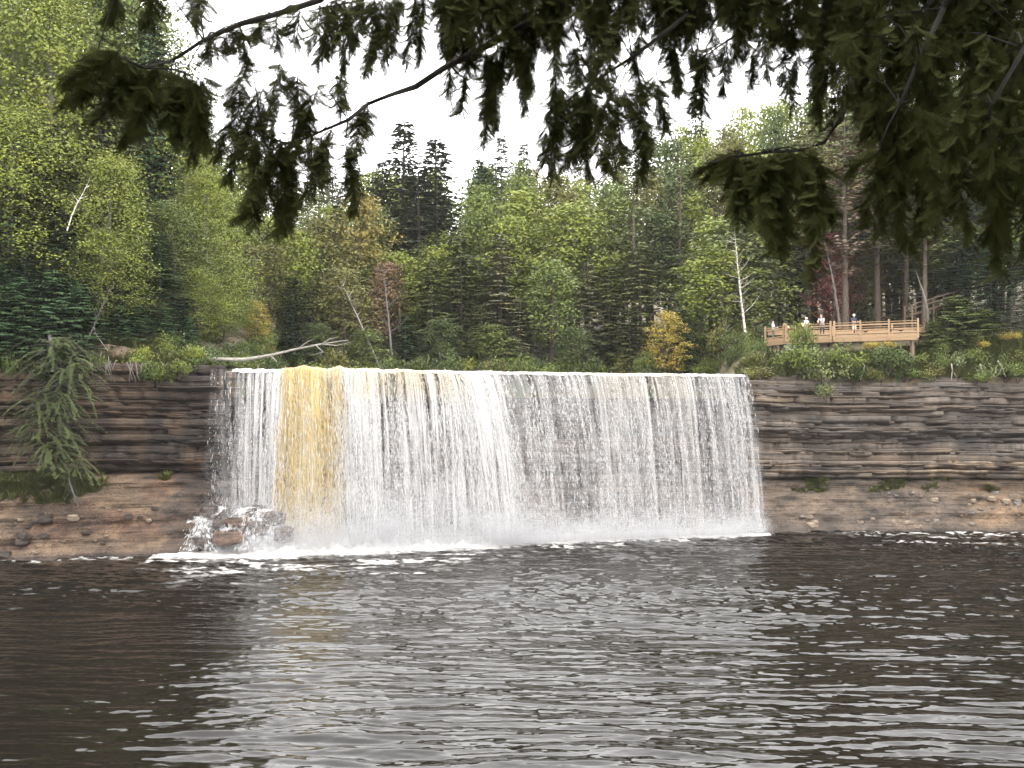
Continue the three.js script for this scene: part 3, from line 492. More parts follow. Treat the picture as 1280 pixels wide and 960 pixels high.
{
  const R = rng(5), kinds = [['broad', 'green', 5], ['broad', 'deep', 2], ['broad', 'bright', 6], ['broad', 'olive', 3.5], ['slim', 'lime', 1.8], ['slim', 'bright', 2], ['spruce', 'spruce', 1], ['hemlock', 'hemlock', 1.5], ['pine', 'pine', 1.4], ['thin', 'grey', 1]], total = kinds.reduce((s, k) => s + k[2], 0);
  for (const [d, drop, step] of [[172, 6, 52], [152, 16, 50], [137, 34, 47], [125, 66, 46], [116, 110, 46]])
    for (let px = 250 + R() * 20; px < 1420; px += step * lerp(0.8, 1.2, R())) {
      const x = (px - 640) / F * d; let q = R() * total, k = 0; while ((q -= kinds[k][2]) > 0) k++;
      const con = !['broad', 'slim'].includes(kinds[k][0]), w = (con ? 52 : 78) * lerp(0.85, 1.25, R()) * 140 / d * (kinds[k][0] === 'slim' ? 0.75 : 1);
      wood(kinds[k][0], px, d + (R() - 0.5) * 7, curve(skyline, px) + drop + (R() - 0.5) * 38 - (con ? 16 : 0), w, kinds[k][1]);
    }
}
// single trees one can pick out
for (const a of [
  ['spruce', 506, 128, 152, 108, 'spruce', 0], ['spruce', 545, 126, 172, 116, 'spruce', 1], ['spruce', 478, 131, 200, 70, 'spruce', 2], ['spruce', 522, 122, 215, 88, 'spruce', 1], ['spruce', 627, 142, 168, 62, 'spruce', 2], ['spruce', 655, 150, 178, 55, 'fir', 0], ['spruce', 600, 140, 196, 60, 'fir', 1], ['pine', 440, 150, 192, 60, 'pine', 0], ['pine', 408, 148, 205, 62, 'pine', 1], ['spruce', 868, 138, 112, 60, 'spruce', 0], ['pine', 1030, 120, 90, 110, 'pine', 2],
  ['broad', 716, 114, 245, 112, 'bright', 0], ['broad', 655, 119, 226, 110, 'bright', 1], ['broad', 765, 121, 222, 96, 'green', 2], ['broad', 600, 120, 232, 84, 'green', 3], ['broad', 640, 115, 262, 90, 'bright', 4], ['broad', 690, 124, 206, 92, 'olive', 2],
  ['thin', 850, 112, 192, 86, 'grey', 0], ['thin', 792, 109, 224, 92, 'grey', 1], ['hemlock', 735, 107, 322, 70, 'grey', 0], ['hemlock', 575, 109, 292, 92, 'hemlock', 1], ['hemlock', 628, 108, 285, 88, 'grey', 2], ['broad', 688, 106, 318, 88, 'green', 3], ['hemlock', 760, 106, 330, 78, 'hemlock', 0], ['hemlock', 540, 107, 320, 70, 'hemlock', 2], ['hemlock', 800, 106, 300, 90, 'pine', 1],
  ['slim', 890, 107, 262, 96, 'lime', 0], ['slim', 935, 104, 255, 110, 'pale', 1], ['broad', 905, 102, 305, 100, 'bright', 2], ['slim', 965, 104, 245, 90, 'lime', 2], ['broad', 870, 104, 350, 70, 'green', 4],
  ['broad', 405, 110, 262, 92, 'olive', 0], ['broad', 448, 112, 232, 84, 'gold', 1], ['broad', 430, 104, 328, 82, 'olive', 2], ['broad', 372, 108, 280, 74, 'bright', 3], ['slim', 340, 106, 300, 60, 'olive', 1], ['hemlock', 392, 105, 345, 62, 'hemlock', 0], ['spruce', 365, 104, 345, 54, 'fir', 1], ['thin', 500, 107, 330, 70, 'hemlock', 1], ['broad', 482, 108, 322, 60, 'rust', 4],
  ['hemlock', 600, 104, 380, 60, 'hemlock', 2], ['broad', 612, 103, 400, 62, 'green', 0], ['broad', 458, 102, 408, 64, 'green', 1], ['hemlock', 650, 105, 370, 60, 'grey', 1], ['hemlock', 785, 103, 385, 66, 'hemlock', 1], ['broad', 550, 104, 395, 58, 'deep', 2], ['broad', 720, 102, 405, 50, 'deep', 3], ['hemlock', 505, 103, 392, 56, 'fir', 0], ['broad', 400, 102, 400, 50, 'deep', 4], ['fineFir', 850, 101, 385, 58, 'fir', 0],
]) { const t = wood(...a), own = { 506: 'tallest dark spruce, its tip standing against the sky above the wood', 545: 'broad dark spruce standing beside the tallest spruce', 627: 'pointed spruce standing alone on the skyline of the wood', 716: 'bright round-crowned tree in the middle of the wood below the skyline', 735: 'pale greyish conifer near the crest, between green broadleaf trees', 448: 'golden olive tree standing beside the tall dark spruces', 688: 'green tree with drooping layered foliage close behind the crest', 850: 'tall thin grey conifer with horizontal boughs beside yellow-green trees', 430: 'olive round tree standing beside the bare leaning dead tree' }[a[1]]; if (own && a[2] !== 101) { t.userData.label = own; delete t.userData.group; } }
plant('broad', 832, 100, 384, 52, 'yellow', 'small yellow-orange autumn tree at the foot of the wood', null, 'brown', 1);
plant('slim', 322, 99, 372, 42, 'yellow', 'slender yellow autumn tree by the grey fallen trunk', null, 'brown', 0);
plant('slim', 926, 108, 286, 36, 'red', 'narrow crimson maple among the yellow-green birches', null, 'grey', 2);
plant('broad', 1040, 102, 285, 62, 'red', 'red-leaved maple behind the wooden viewing deck', null, 'grey', 3);
// behind the deck: bare lower trunks, layered boughs
for (const [k, px, d, t, w, leaf, b] of [['pine', 1055, 99, 150, 110, 'dry', 'grey'], ['pine', 1095, 101, 130, 110, 'pine', 'grey'], ['pine', 1128, 104, 120, 100, 'pine', 'brown'], ['pine', 1152, 97, 160, 96, 'pine', 'grey'], ['pine', 1010, 103, 160, 96, 'pine', 'grey'], ['pine', 1185, 108, 110, 110, 'dry', 'brown'], ['pine', 1075, 112, 100, 120, 'pine', 'brown'], ['pine', 1240, 110, 80, 130, 'pine', 'brown'], ['pine', 1300, 104, 60, 130, 'pine', 'brown'], ['pine', 985, 108, 170, 90, 'pine', 'grey']])
  plant(k, px, d, t, w, leaf, leaf === 'dry' ? 'brownish pine with bare lower trunk behind the viewing deck' : 'tall pine with bare lower trunk behind the viewing deck', leaf === 'dry' ? 'brownish pines behind the deck' : 'tall pines behind the deck', 'brown');
for (const [k, px, d, t, w, leaf] of [['fineFir', 1236, 95, 300, 84, 'fir'], ['fineFir', 1290, 93, 280, 90, 'fir'], ['fineFir', 1200, 101, 290, 80, 'fir']]) plant(k, px, d, t, w, leaf, 'dark bluish fir on the bank past the end of the deck', 'dark firs past the deck');
for (const [px, d, t, w, v] of [[1195, 90.5, 368, 84, 0], [1168, 90, 400, 50, 1], [1226, 90.5, 392, 60, 1]]) plant('cedar', px, d, t, w, 'cedar', 'dense bushy young cedar standing at the end of the deck', 'young cedars at the end of the deck', 'brown', v);
for (const [k, px, d, t, w, leaf] of [['broad', 975, 108, 180, 100, 'bright'], ['broad', 1020, 111, 170, 110, 'olive'], ['hemlock', 1070, 107, 250, 90, 'pine'], ['broad', 1110, 110, 200, 110, 'olive'], ['broad', 1150, 113, 190, 110, 'bright'], ['hemlock', 1125, 106, 290, 70, 'grey'], ['broad', 1190, 111, 210, 110, 'green'], ['hemlock', 1000, 104, 290, 70, 'hemlock'], ['broad', 1085, 105, 320, 60, 'olive'], ['hemlock', 1165, 105, 310, 66, 'pine'], ['broad', 1240, 108, 190, 110, 'deep'], ['broad', 1045, 108, 230, 90, 'pale']]) wood(k, px, d, t, w, leaf);
for (const [k, px, d, t, w, leaf] of [['broad', -60, 112, -70, 190, 'deep'], ['broad', 20, 116, -60, 190, 'deep'], ['broad', 90, 120, -30, 180, 'deep'], ['broad', 150, 118, 20, 150, 'deep'], ['broad', 205, 124, 90, 130, 'deep'], ['broad', 245, 118, 180, 110, 'deep'], ['broad', 60, 104, 100, 160, 'deep'], ['broad', 140, 102, 150, 150, 'deep'], ['broad', -20, 100, 60, 170, 'deep']]) wood(k, px, d, t, w, leaf);
// tall trees farther along both banks, outside the picture; the pool mirrors them
for (const [x, d, h, w, k, leaf] of [[52, 92, 30, 10, 'broad', 'green'], [60, 90, 30, 10, 'hemlock', 'hemlock'], [68, 86, 28, 10, 'broad', 'deep'], [57, 100, 32, 10, 'spruce', 'spruce'], [76, 80, 28, 10, 'broad', 'green'], [84, 76, 28, 10, 'broad', 'deep'], [-52, 68, 26, 10, 'broad', 'green'], [-60, 66, 28, 10, 'hemlock', 'hemlock'], [-68, 62, 28, 10, 'broad', 'deep'], [-76, 58, 28, 10, 'broad', 'green']])
  plantAt(k, x, d, h, w, leaf, 'brown', 'tall tree farther down the gorge beyond the falls', 'trees farther down the gorge');

// the wood behind the photographer
for (const [x, d, h, w, k, leaf] of [[-9, -7, 20, 9, 'broad', 'deep'], [-2, -11, 22, 10, 'hemlock', 'hemlock'], [6, -9, 20, 9, 'hemlock', 'hemlock'], [13, -6, 20, 9, 'broad', 'deep'], [-15, -3, 18, 9, 'hemlock', 'hemlock'], [18, -2, 20, 9, 'hemlock', 'hemlock'], [1, -16, 24, 10, 'broad', 'deep'], [-8, -15, 24, 10, 'hemlock', 'hemlock'], [11, -14, 24, 10, 'broad', 'deep']]) { const t = plantAt(k, x, d, h, w, leaf, 'brown', 'tree on the near shore behind the viewpoint', 'trees behind the viewpoint'); t.position.y = 8.0 + Math.max(0, -d) * 0.15; }
// the bank by the amber end of the falls: big trees close to the edge
const bankTree = (kind, px, d, t, w, leaf, label, b = 'brown', v) => plant(kind, px, d, t, w, leaf, label, label + 's', b, v);
for (const [k, px, d, t, w, leaf, v] of [
  ['fineBroad', 20, 88, -130, 190, 'bright', 0], ['fineBroad', 120, 92, -70, 190, 'green', 1], ['fineFir', 185, 90, 20, 130, 'fir', 0], ['fineBroad', 70, 80, -40, 180, 'bright', 2], ['fineBroad', -40, 80, -150, 200, 'green', 1], ['fineBroad', 195, 96, -20, 150, 'green', 0], ['fineBroad', 160, 98, -60, 160, 'bright', 2], ['fineFir', 130, 82, 60, 130, 'hemlock', 1], ['fineBroad', 232, 92, 100, 120, 'bright', 1], ['fineBroad', 262, 88, 205, 100, 'bright', 2], ['fineBroad', 215, 84, 245, 110, 'green', 0], ['fineBroad', 140, 78, 180, 130, 'bright', 1], ['fineFir', 200, 80, 290, 84, 'fir', 1], ['fineFir', 55, 77, 150, 150, 'hemlock', 0], ['fineBroad', 20, 75, 120, 150, 'bright', 0], ['fineFir', -20, 73.5, 200, 150, 'fir', 1], ['fineFir', 88, 75.5, 262, 110, 'fir', 0], ['fineBroad', 130, 76, 280, 92, 'bright', 2], ['fineFir', 160, 77, 330, 78, 'fir', 1], ['fineBroad', 250, 83, 330, 76, 'bright', 0], ['fineFir', 30, 72.5, 320, 96, 'fir', 1], ['fineBroad', 282, 92, 300, 62, 'green', 2], ['fineBroad', 290, 97, 360, 50, 'bright', 0], ['fineFir', 228, 82, 372, 62, 'fir', 0], ['fineBroad', 195, 79, 392, 60, 'green', 1], ['fineFir', 270, 88, 392, 50, 'hemlock', 0],
]) bankTree(k, px, d, t, w, leaf, k === 'fineFir' ? (leaf === 'fir' ? 'dark drooping fir on the bank above the brown cliff' : 'dull green drooping hemlock on the bank above the brown cliff') : (leaf === 'bright' ? 'light green leafy tree on the bank above the brown cliff' : 'mid green leafy tree on the bank above the brown cliff'), k === 'fineFir' ? 'dark' : 'grey', v);

for (const [px, d, t, w, v] of [[-12, 69.6, 372, 74, 0], [18, 70.4, 356, 80, 1], [48, 71, 372, 70, 0], [84, 72.4, 366, 66, 1], [4, 72, 330, 90, 1], [170, 75.6, 398, 44, 0], [152, 75.2, 404, 42, 1], [205, 77.5, 420, 34, 0], [238, 79, 424, 32, 1], [190, 79, 380, 50, 1], [66, 71.4, 336, 92, 0], [28, 71, 345, 92, 1], [100, 72.6, 350, 70, 0]]) bankTree('cedar', px, d, t, w, 'fir', 'low dark bushy evergreen at the brink of the brown cliff', 'dark', v);
// bare, leaning and dead trunks
function deadTree(name, seed, px0, py0, d, px1, py1, barkKey, label, opts = {}) {
  const a = at(px0, py0, d), b = at(px1, py1, d - (opts.toward ?? 0)), v = b.clone().sub(a), L = v.length(), p = bareTree(seed, { h: L, n: opts.n ?? 16 }), g = group(name, a.x, a.y, a.z);
  g.quaternion.setFromUnitVectors(V(0, 1, 0), v.normalize());
  if (opts.thick) g.scale.set(opts.thick, 1, opts.thick);
  mesh('trunk', p.trunk, BARK[barkKey], g); top(g); tag(g, label, 'tree'); return g;
}
deadTree('dead_tree', 3, 474, 458, 101, 425, 348, 'dead', 'bare grey dead tree leaning over the river above the falls', { n: 20 });
deadTree('dead_tree', 8, 492, 462, 101.5, 478, 330, 'grey', 'thin upright bare trunk beside the leaning dead tree', { n: 18 });
deadTree('leaning_trunk', 5, 108, 424, 71.6, 146, 352, 'grey', 'leaning grey trunk on the earth mound above the cliff', { n: 7 });
deadTree('leaning_trunk', 6, 131, 433, 71.4, 116, 408, 'dead', 'short pale broken trunk on the earth mound', { n: 2 });
deadTree('birch_tree', 7, 88, 282, 68.6, 110, 222, 'birch', 'white birch stem showing among the dark bank foliage', { n: 6 });
deadTree('birch_tree', 9, 936, 452, 99, 918, 290, 'birch', 'slender white birch in front of the yellow-green trees', { n: 24 });
deadTree('bare_trunk', 12, 1050, 405, 97.5, 1030, 300, 'grey', 'slanting bare grey trunk behind the deck people', { n: 8, thick: 1.3 });
deadTree('bare_trunk', 13, 1158, 405, 95, 1148, 335, 'grey', 'stout grey trunk standing by the end of the deck', { n: 4, thick: 2.2 });
{ // the fallen tree that reaches out over the crest
  const g = group('fallen_tree'), P = (x, y, d) => at(x, y, d), k = new Geo();
  const line = [P(196, 455, 75.6), P(225, 451, 75.4), P(262, 449, 75), P(305, 449.5, 74.6), P(338, 444, 74.2), P(372, 436, 73.8), P(402, 430, 73.5), P(436, 425, 73.2)], o = line[0].clone();
  k.tube(line.map((p) => p.sub(o)), [0.23, 0.19, 0.15, 0.13, 0.11, 0.08, 0.055, 0.02], 8, [1, 1, 1], 0.2, 4); g.position.copy(o);
  mesh('trunk', k.done(), BARK.dead, g);
  for (const b of [[[395, 431.5, 73.5], [404, 440, 73.1], [390, 444, 72.9]], [[400, 431, 73.5], [412, 424, 73.2], [424, 421, 73]], [[372, 436, 73.8], [385, 427, 73.4], [392, 424, 73.2]], [[402, 430, 73.5], [420, 432, 73.2], [438, 428, 73.1]], [[338, 444, 74.2], [346, 452, 73.9]], [[262, 449, 75], [270, 458, 74.4]]]) { const t = new Geo(); t.tube(b.map((q) => P(...q).sub(o)), [0.05, 0.035, 0.012].slice(0, b.length), 5); mesh('branch', t.done(), BARK.dead, g); }
  top(g); tag(g, 'pale fallen dead tree reaching out over the crest of the falls', 'fallen tree');
}
{ // the cedar that hangs down over the cliff by its roots
  const p = PROTO.cedar[0], o = at(76, 422, 68.4), g = group('hanging_cedar', o.x, o.y, o.z), R = rng(91), cr = new Geo(), tr = new Geo();
  const P = (x, y, d) => at(x, y, d).sub(o), ax = [P(62, 418, 69.6), P(70, 460, 68.2), P(75, 520, 67.4), P(77, 560, 67.1), P(86, 600, 66.8), P(98, 634, 66.6)];
  tr.tube(ax, [0.13, 0.12, 0.105, 0.09, 0.06, 0.015], 7, [1, 1, 1], 0.1, 3);
  for (let k = 0; k < 26; k++) { const a = R() * 6.28, s = ax[4].clone().lerp(ax[5], R()), L = 0.5 + R() * 0.8, e = s.clone().add(V(Math.cos(a) * L * 0.7, -L * (0.2 + R()), Math.sin(a) * L * 0.7)); tr.tube([s, s.clone().lerp(e, 0.5).add(V(0.1 * Math.cos(a), 0.1, 0)), e], [0.02, 0.013, 0.004], 3, [1, 1, 1], 0, k); }
  for (let k = 0; k < 480; k++) {
    const t = Math.pow(R(), 0.9), y = lerp(418, 590, t), c = P(68 + 6 * t + 44 * (R() - 0.5) + 14 * Math.sin(t * 7), y, 68.2 - 1.6 * t - 0.3), a = R() * 6.28, L = curve([[0, 2.1], [0.3, 2.7], [0.6, 2.5], [0.85, 2.2], [1, 1.0]], t) * lerp(0.25, 1.25, R()), ct = tone(R, 0.3), sag = lerp(0.15, 0.9, R());
    const pos = (u) => V(c.x + Math.cos(a) * L * u, c.y - sag * L * u * u + 0.12 * L * u, c.z + Math.sin(a) * L * u * 0.8);
    tr.tube([pos(0), pos(0.5), pos(0.95)], [0.025, 0.015, 0.005], 3);
    const m = Math.round(L / 0.075);
    for (let i = 1; i <= m; i++) for (const s of [-1, 1, 0]) { const q = pos(i / m), sp = a + s * lerp(0.4, 1.2, R()), dir = V(Math.cos(sp), -0.55 + (R() - 0.5) * 0.5, Math.sin(sp)).normalize(), out = V(Math.cos(a) * 0.5, 0.8, Math.sin(a) * 0.5 + 0.3).normalize(), side = V().crossVectors(dir, out).add(unit(R).multiplyScalar(0.4)).normalize(), tn = tone(R, 0.25), l = lerp(0.1, 0.24, R()); cr.leaf(q, dir, side, l, l * 0.15, out, [tn[0] * ct[0], tn[1] * ct[1], tn[2] * ct[2]]); }
  }
  mesh('trunk', tr.done(), BARK.grey, g); mesh('crown', cr.done(), needleMat(0.042, 0.053, 0.02), g); top(g); tag(g, 'cedar hanging down the cliff face with its bare stem dangling below', 'tree');
}

// ---------------------------------------------------------------- shrubs, grass and roots of the banks
function shrub(seed, n, size) {
  const R = rng(seed), cr = new Geo(), st = new Geo();
  for (let k = 0; k < 9; k++) { const a = R() * 6.28, r = Math.sqrt(R()) * 0.75, c = V(Math.cos(a) * r, 0.35 + R() * 0.55 * (1.2 - r), Math.sin(a) * r), ct = tone(R, 0.2); st.tube([V(0, -0.15, 0), c.clone().multiplyScalar(0.55).add(V(0, 0.08, 0)), c], [0.02, 0.013, 0.005], 4);
    for (let j = 0; j < n; j++) { const u = unit(R), q = Math.pow(R(), 0.5) * 0.36, out = V(u.x, u.y * 0.7 + 0.6, u.z).normalize(), dir = unit(R).add(V(u.x, 0.1, u.z)).normalize(), side = V().crossVectors(dir, out).add(unit(R).multiplyScalar(0.4)).normalize(), s = size * lerp(0.6, 1.3, R()), tn = tone(R, 0.25); cr.leaf(V(c.x + u.x * q * 1.2, Math.max(0.02, c.y + u.y * q), c.z + u.z * q * 1.2), dir, side, s, s * 0.33, out, [tn[0] * ct[0], tn[1] * ct[1], tn[2] * ct[2]]); } }
  return { stem: st.done(), crown: cr.done() };
}
const SHRUB = [1, 2, 3, 4].map((s) => shrub(s * 47, 120, 0.115));
let shrubs = 0;
function bush(x, y, z, w, h, leaf, label, grp) { const p = SHRUB[shrubs % 4], g = group('shrub', x, y, z); g.scale.set(w / 2, h, w / 2); g.rotation.y = shrubs * 1.7; mesh('stem', p.stem, BARK.brown, g); mesh('foliage', p.crown, LEAF[leaf], g); top(g); tag(g, label, 'shrub', grp); shrubs++; }
{
  const R = rng(12);
  // over the rim of the cliff below the deck
  for (let i = 0; i < 46; i++) { const x = lerp(20.6, 48, (i + R()) / 46), e = lerp(-0.2, 3.4, R()), d = edgeD(x) + e, w = lerp(1.8, 3.6, R()), leaf = ['green', 'olive', 'pale', 'deep', 'green'][Math.floor(R() * 5)]; bush(x, groundY(x, d) - (e < 0.8 ? 0.5 : 0.05), -d, w, lerp(0.9, 1.9, R()) * (x < 25 ? 0.75 : 1), leaf, 'leafy shrub on the rim of the cliff below the viewing deck', 'shrubs below the viewing deck'); }
  for (const [px, py, d, w, h, leaf] of [[1000, 470, 85.6, 5.0, 2.6, 'green'], [1030, 478, 85.4, 4.2, 2.4, 'pale'], [985, 462, 86.2, 3.4, 1.9, 'green'], [1005, 445, 87.4, 3, 3, 'green'], [1110, 466, 86, 4, 2.2, 'deep'], [1060, 462, 86, 4.2, 2.2, 'green'], [1030, 497, 84.9, 2.4, 1.5, 'pale']]) { const a = at(px, py, d); bush(a.x, a.y, a.z, w, h, leaf, 'big leafy shrub spilling over the cliff rim beside the falls', 'big shrubs spilling over the rim'); }
  for (const [px, py, d] of [[1095, 437, 87.2], [1110, 437, 87.1], [1255, 426, 88.5], [1268, 424, 88.2], [1230, 436, 88], [1085, 438, 87.4]]) { const a = at(px, py, d); bush(a.x, a.y, a.z, 1.5, 0.7, 'yellow', 'yellow flowering goldenrod clump on the bank by the deck', 'goldenrod by the deck'); }
  // along the far shore above the crest
  for (let i = 0; i < 44; i++) { const px = lerp(300, 960, (i + R()) / 44), d = 98 + R() * 7, x = (px - 640) / F * d, y = Math.max(groundY(x, d), 13.0); bush(x, y - 0.05, -d, lerp(2.5, 5, R()), lerp(1.4, 3.4, R()), ['green', 'deep', 'olive', 'bright', 'deep'][Math.floor(R() * 5)], 'low shrub on the far shore behind the crest of the falls', 'shrubs on the far shore'); }
  for (let i = 0; i < 40; i++) { const left = i % 2, e = lerp(1.5, 26, R()), x = left ? lerp(-24.5, -22.2, R()) : lerp(20.2, 23, R()), d = edgeD(x) + e; bush(x, Math.max(groundY(x, d), 12.9) - 0.1, -d, lerp(2, 3.6, R()), lerp(1, 2.2, R()), ['green', 'deep', 'olive', 'deep'][Math.floor(R() * 4)], left ? 'shrub on the river bank behind the fallen dead tree' : 'shrub on the river bank below the slender white birch', left ? 'river bank shrubs behind the fallen tree' : 'river bank shrubs below the birch'); }
  for (let i = 0; i < 26; i++) { const x = lerp(-48, -24, (i + R()) / 26); if (x > -29.6 && x < -26.5) continue; bush(x, 12.7 - 0.7 * R(), -(edgeD(x) - 0.5 - R() * 0.6), lerp(1.8, 3.2, R()), lerp(1, 1.9, R()), ['deep', 'deep', 'green'][Math.floor(R() * 3)], 'dark leafy shrub overhanging the top ledge of the brown cliff', 'shrubs overhanging the brown cliff'); }
  // the bank above the brown cliff
  for (let i = 0; i < 96; i++) { const x = lerp(-50, -22.6, (i + R()) / 96), e = lerp(0.2, 8, R()), d = edgeD(x) + e; if (x > -31.5 && x < -28) continue; bush(x, groundY(x, d) - 0.1, -d, lerp(1.6, 3.4, R()), lerp(0.7, 1.7, R()), ['green', 'deep', 'bright', 'deep'][Math.floor(R() * 4)], 'low green shrub on the edge of the brown cliff', 'shrubs on the edge of the brown cliff'); }
}
{ // grass
  const R = rng(31), b = new Geo();
  for (let k = 0; k < 22; k++) { const a = R() * 6.28, r = R() * 0.14, dir = V(Math.cos(a) * 0.5, 1, Math.sin(a) * 0.5).normalize(), s = V(-Math.sin(a), 0, Math.cos(a)), h = lerp(0.3, 0.7, R()); b.leaf(V(Math.cos(a) * r, -0.03, Math.sin(a) * r), dir, s, h, 0.018, V(0, 1, 0.2), tone(R, 0.25)); }
  const geo = b.done(), mat = new THREE.MeshStandardMaterial({ color: lin(0.22, 0.24, 0.075), vertexColors: true, roughness: 0.85, side: THREE.DoubleSide }), M = new THREE.Matrix4(), Q = new THREE.Quaternion(), put = (name, spots, label) => { const m = new THREE.InstancedMesh(geo, mat, spots.length); spots.forEach(([p, s], i) => m.setMatrixAt(i, M.compose(p, Q.setFromEuler(new THREE.Euler((R() - 0.5) * 0.5, R() * 6.28, (R() - 0.5) * 0.5)), V(s, s * lerp(0.7, 1.3, R()), s)))); m.name = name; top(m); tag(m, label, 'grass', null, 'stuff'); };
  const a = [], c = [], e = [], f = [];
  for (let i = 0; i < 2300; i++) { const x = lerp(-46, -25.2, R()), t = lerp(0.1, 0.5, R()), k = fbm(x * 0.4, t * 3, 5, 3) + 0.2 * sm(-28, -33, x) - 0.9 * Math.max(0, t - 0.38); if (R() < sm(-0.05, 0.25, k)) { a.push([footPoint(x, t), lerp(0.5, 1.1, R())]); } }
  for (let i = 0; i < 3600; i++) { const x = lerp(22, 50, R()), t = lerp(0.05, 0.42, R()), k = fbm(x * 0.25, t * 3, 8, 3) - 0.2 * sm(36, 40, x); if (R() < sm(0.02, 0.3, k)) c.push([footPoint(x, t), lerp(0.35, 0.8, R())]); }
  for (let i = 0; i < 3400; i++) { const x = lerp(20.2, 50, R()), d = edgeD(x) + lerp(0, 4, R()); e.push([V(x, groundY(x, d), -d), lerp(0.9, 1.9, R())]); }
  for (let i = 0; i < 2600; i++) { const x = lerp(-50, -22.4, R()), d = edgeD(x) + lerp(0.2, 4, R()); f.push([V(x, groundY(x, d), -d), lerp(0.7, 1.5, R())]); }
  put('ledge_grass', a, 'long green grass drooping over the ledge below the hanging cedar'); put('slope_grass', c, 'sparse grass on the slope at the foot of the grey cliff'); put('rim_grass', e, 'long grass on the rim of the grey cliff'); put('bank_grass', f, 'grass on the edge of the brown cliff');
}
{ // bare earth bank torn open below the leaning trunk, with roots
  const g = new Geo(), n = 50, m = 24, o = at(128, 440, 71.8);
  for (let i = 0; i <= n; i++) for (let j = 0; j <= m; j++) { const u = i / n * 2 - 1, v = j / m, x = o.x + u * 3.6, crown = 1.75 * Math.sqrt(Math.max(0, 1 - Math.pow(Math.abs(u - (u > 0 ? 0 : 0)), 1.7))) , y = 13.1 + crown * (1 - v) - 0.9 * v + 0.16 * fbm(x * 1.3, v * 4, 3), z = -(edgeD(x) + 1.0 - 1.5 * v - 0.5 * fbm(x * 0.8, v * 3, 8, 4)); g.v(x, y, z, 0, 0, 1, 1, 1, 1, x, y); }
  for (let i = 0; i < n; i++) for (let j = 0; j < m; j++) { const q = i * (m + 1) + j; g.i.push(q, q + 1, q + m + 1, q + 1, q + m + 2, q + m + 1); }
  const t = dataTex(256, 256, (u, v) => { const k = 0.4 + 0.9 * (tileFbm(u, v, 8, 8, 4, 3) - 0.4); return [k * 0.2, k * 0.135, k * 0.09]; }); t.repeat.set(0.4, 0.4);
  structure('earth_bank', g.done(true), new THREE.MeshStandardMaterial({ map: t, bumpMap: t, bumpScale: 0.12, roughness: 0.95 }));
  const R = rng(66);
  const roots = group('exposed_roots', o.x, 13.2, o.z + 1); const k = [];
  for (let i = 0; i < 26; i++) { const x = lerp(-2.6, 3.4, R()), s = V(x, lerp(0.2, 1.1, R()) * (1 - Math.abs(x) / 4.4), 0.1 * R() - 0.2), L = lerp(0.6, 1.5, R()), e = s.clone().add(V((R() - 0.3) * 0.9, -L, 0.25 + 0.3 * R())), t2 = new Geo(); t2.tube([s, s.clone().lerp(e, 0.4).add(V((R() - 0.5) * 0.2, 0.06, 0.18)), s.clone().lerp(e, 0.75).add(V((R() - 0.5) * 0.15, 0, 0.1)), e], [0.04, 0.03, 0.022, 0.007], 4, [1, 1, 1], 0, i); mesh('root', t2.done(), BARK.grey, roots); }
  top(roots); tag(roots, 'tangle of bare roots hanging from the torn earth bank above the cliff', 'roots');
  for (const [px, py, d, dx] of [[1083, 462, 85.8, -0.6], [1192, 462, 86.2, -0.3], [1250, 458, 86, 0.35], [1228, 462, 86, -0.2]]) { const a = at(px, py, d), r = group('dead_root', a.x, a.y, a.z), q = new Geo(); q.tube([V(0, 0.5, -0.4), V(dx * 0.4, 0, 0), V(dx, -0.9, 0.25)], [0.07, 0.06, 0.02], 5, [1, 1, 1], 0.2, 3); q.tube([V(dx * 0.4, 0, 0), V(-dx * 0.5, -0.7, 0.3)], [0.04, 0.01], 4); mesh('root', q.done(), BARK.dead, r); top(r); tag(r, 'pale bare root poking out of the rim of the grey cliff', 'root', 'pale roots of the cliff rim'); }
}

// ---------------------------------------------------------------- loose stones, and the side stream that tumbles over them
function stoneGeo(seed, flat = 0.7) { const g = new THREE.IcosahedronGeometry(1, 3), p = g.attributes.position; for (let i = 0; i < p.count; i++) { const x = p.getX(i), y = p.getY(i), z = p.getZ(i), q = 1 + 0.35 * fbm(x * 1.1 + seed * 3, y * 1.1, z * 1.1, 3), b = 1 / Math.pow(Math.pow(Math.abs(x), 4) + Math.pow(Math.abs(y), 4) + Math.pow(Math.abs(z), 4), 0.25), s = q * lerp(1, b, 0.6); p.setXYZ(i, x * s, y * s * flat * 0.8, z * s); } g.computeVertexNormals(); const c = new Float32Array(p.count * 3).fill(1), u = g.attributes.uv; for (let i = 0; i < p.count; i++) u.setXY(i, p.getX(i) * 2 + seed, p.getY(i) * 2); g.setAttribute('color', new THREE.BufferAttribute(c, 3)); return g; }
const STONE = [1, 2, 3, 4].map((s) => stoneGeo(s, 0.55 + 0.12 * s));
const stoneMat = (r, g, b, rough = 0.85) => new THREE.MeshStandardMaterial({ color: lin(r, g, b), map: footTex, bumpMap: footTex, bumpScale: 0.08, roughness: rough });
const STONES = { tan: stoneMat(0.45, 0.36, 0.27), grey: stoneMat(0.36, 0.32, 0.29), wet: stoneMat(0.11, 0.085, 0.07, 0.35), brown: stoneMat(0.17, 0.105, 0.075, 0.4) };
let stones = 0;
function stone(x, y, z, s, mat, label, grp) { const m = mesh('rock', STONE[stones % 4], STONES[mat]); m.position.set(x, y, z); m.scale.set(s * 1.25, s, s); m.rotation.y = stones * 1.9; top(m); tag(m, label, 'rock', grp); stones++; }
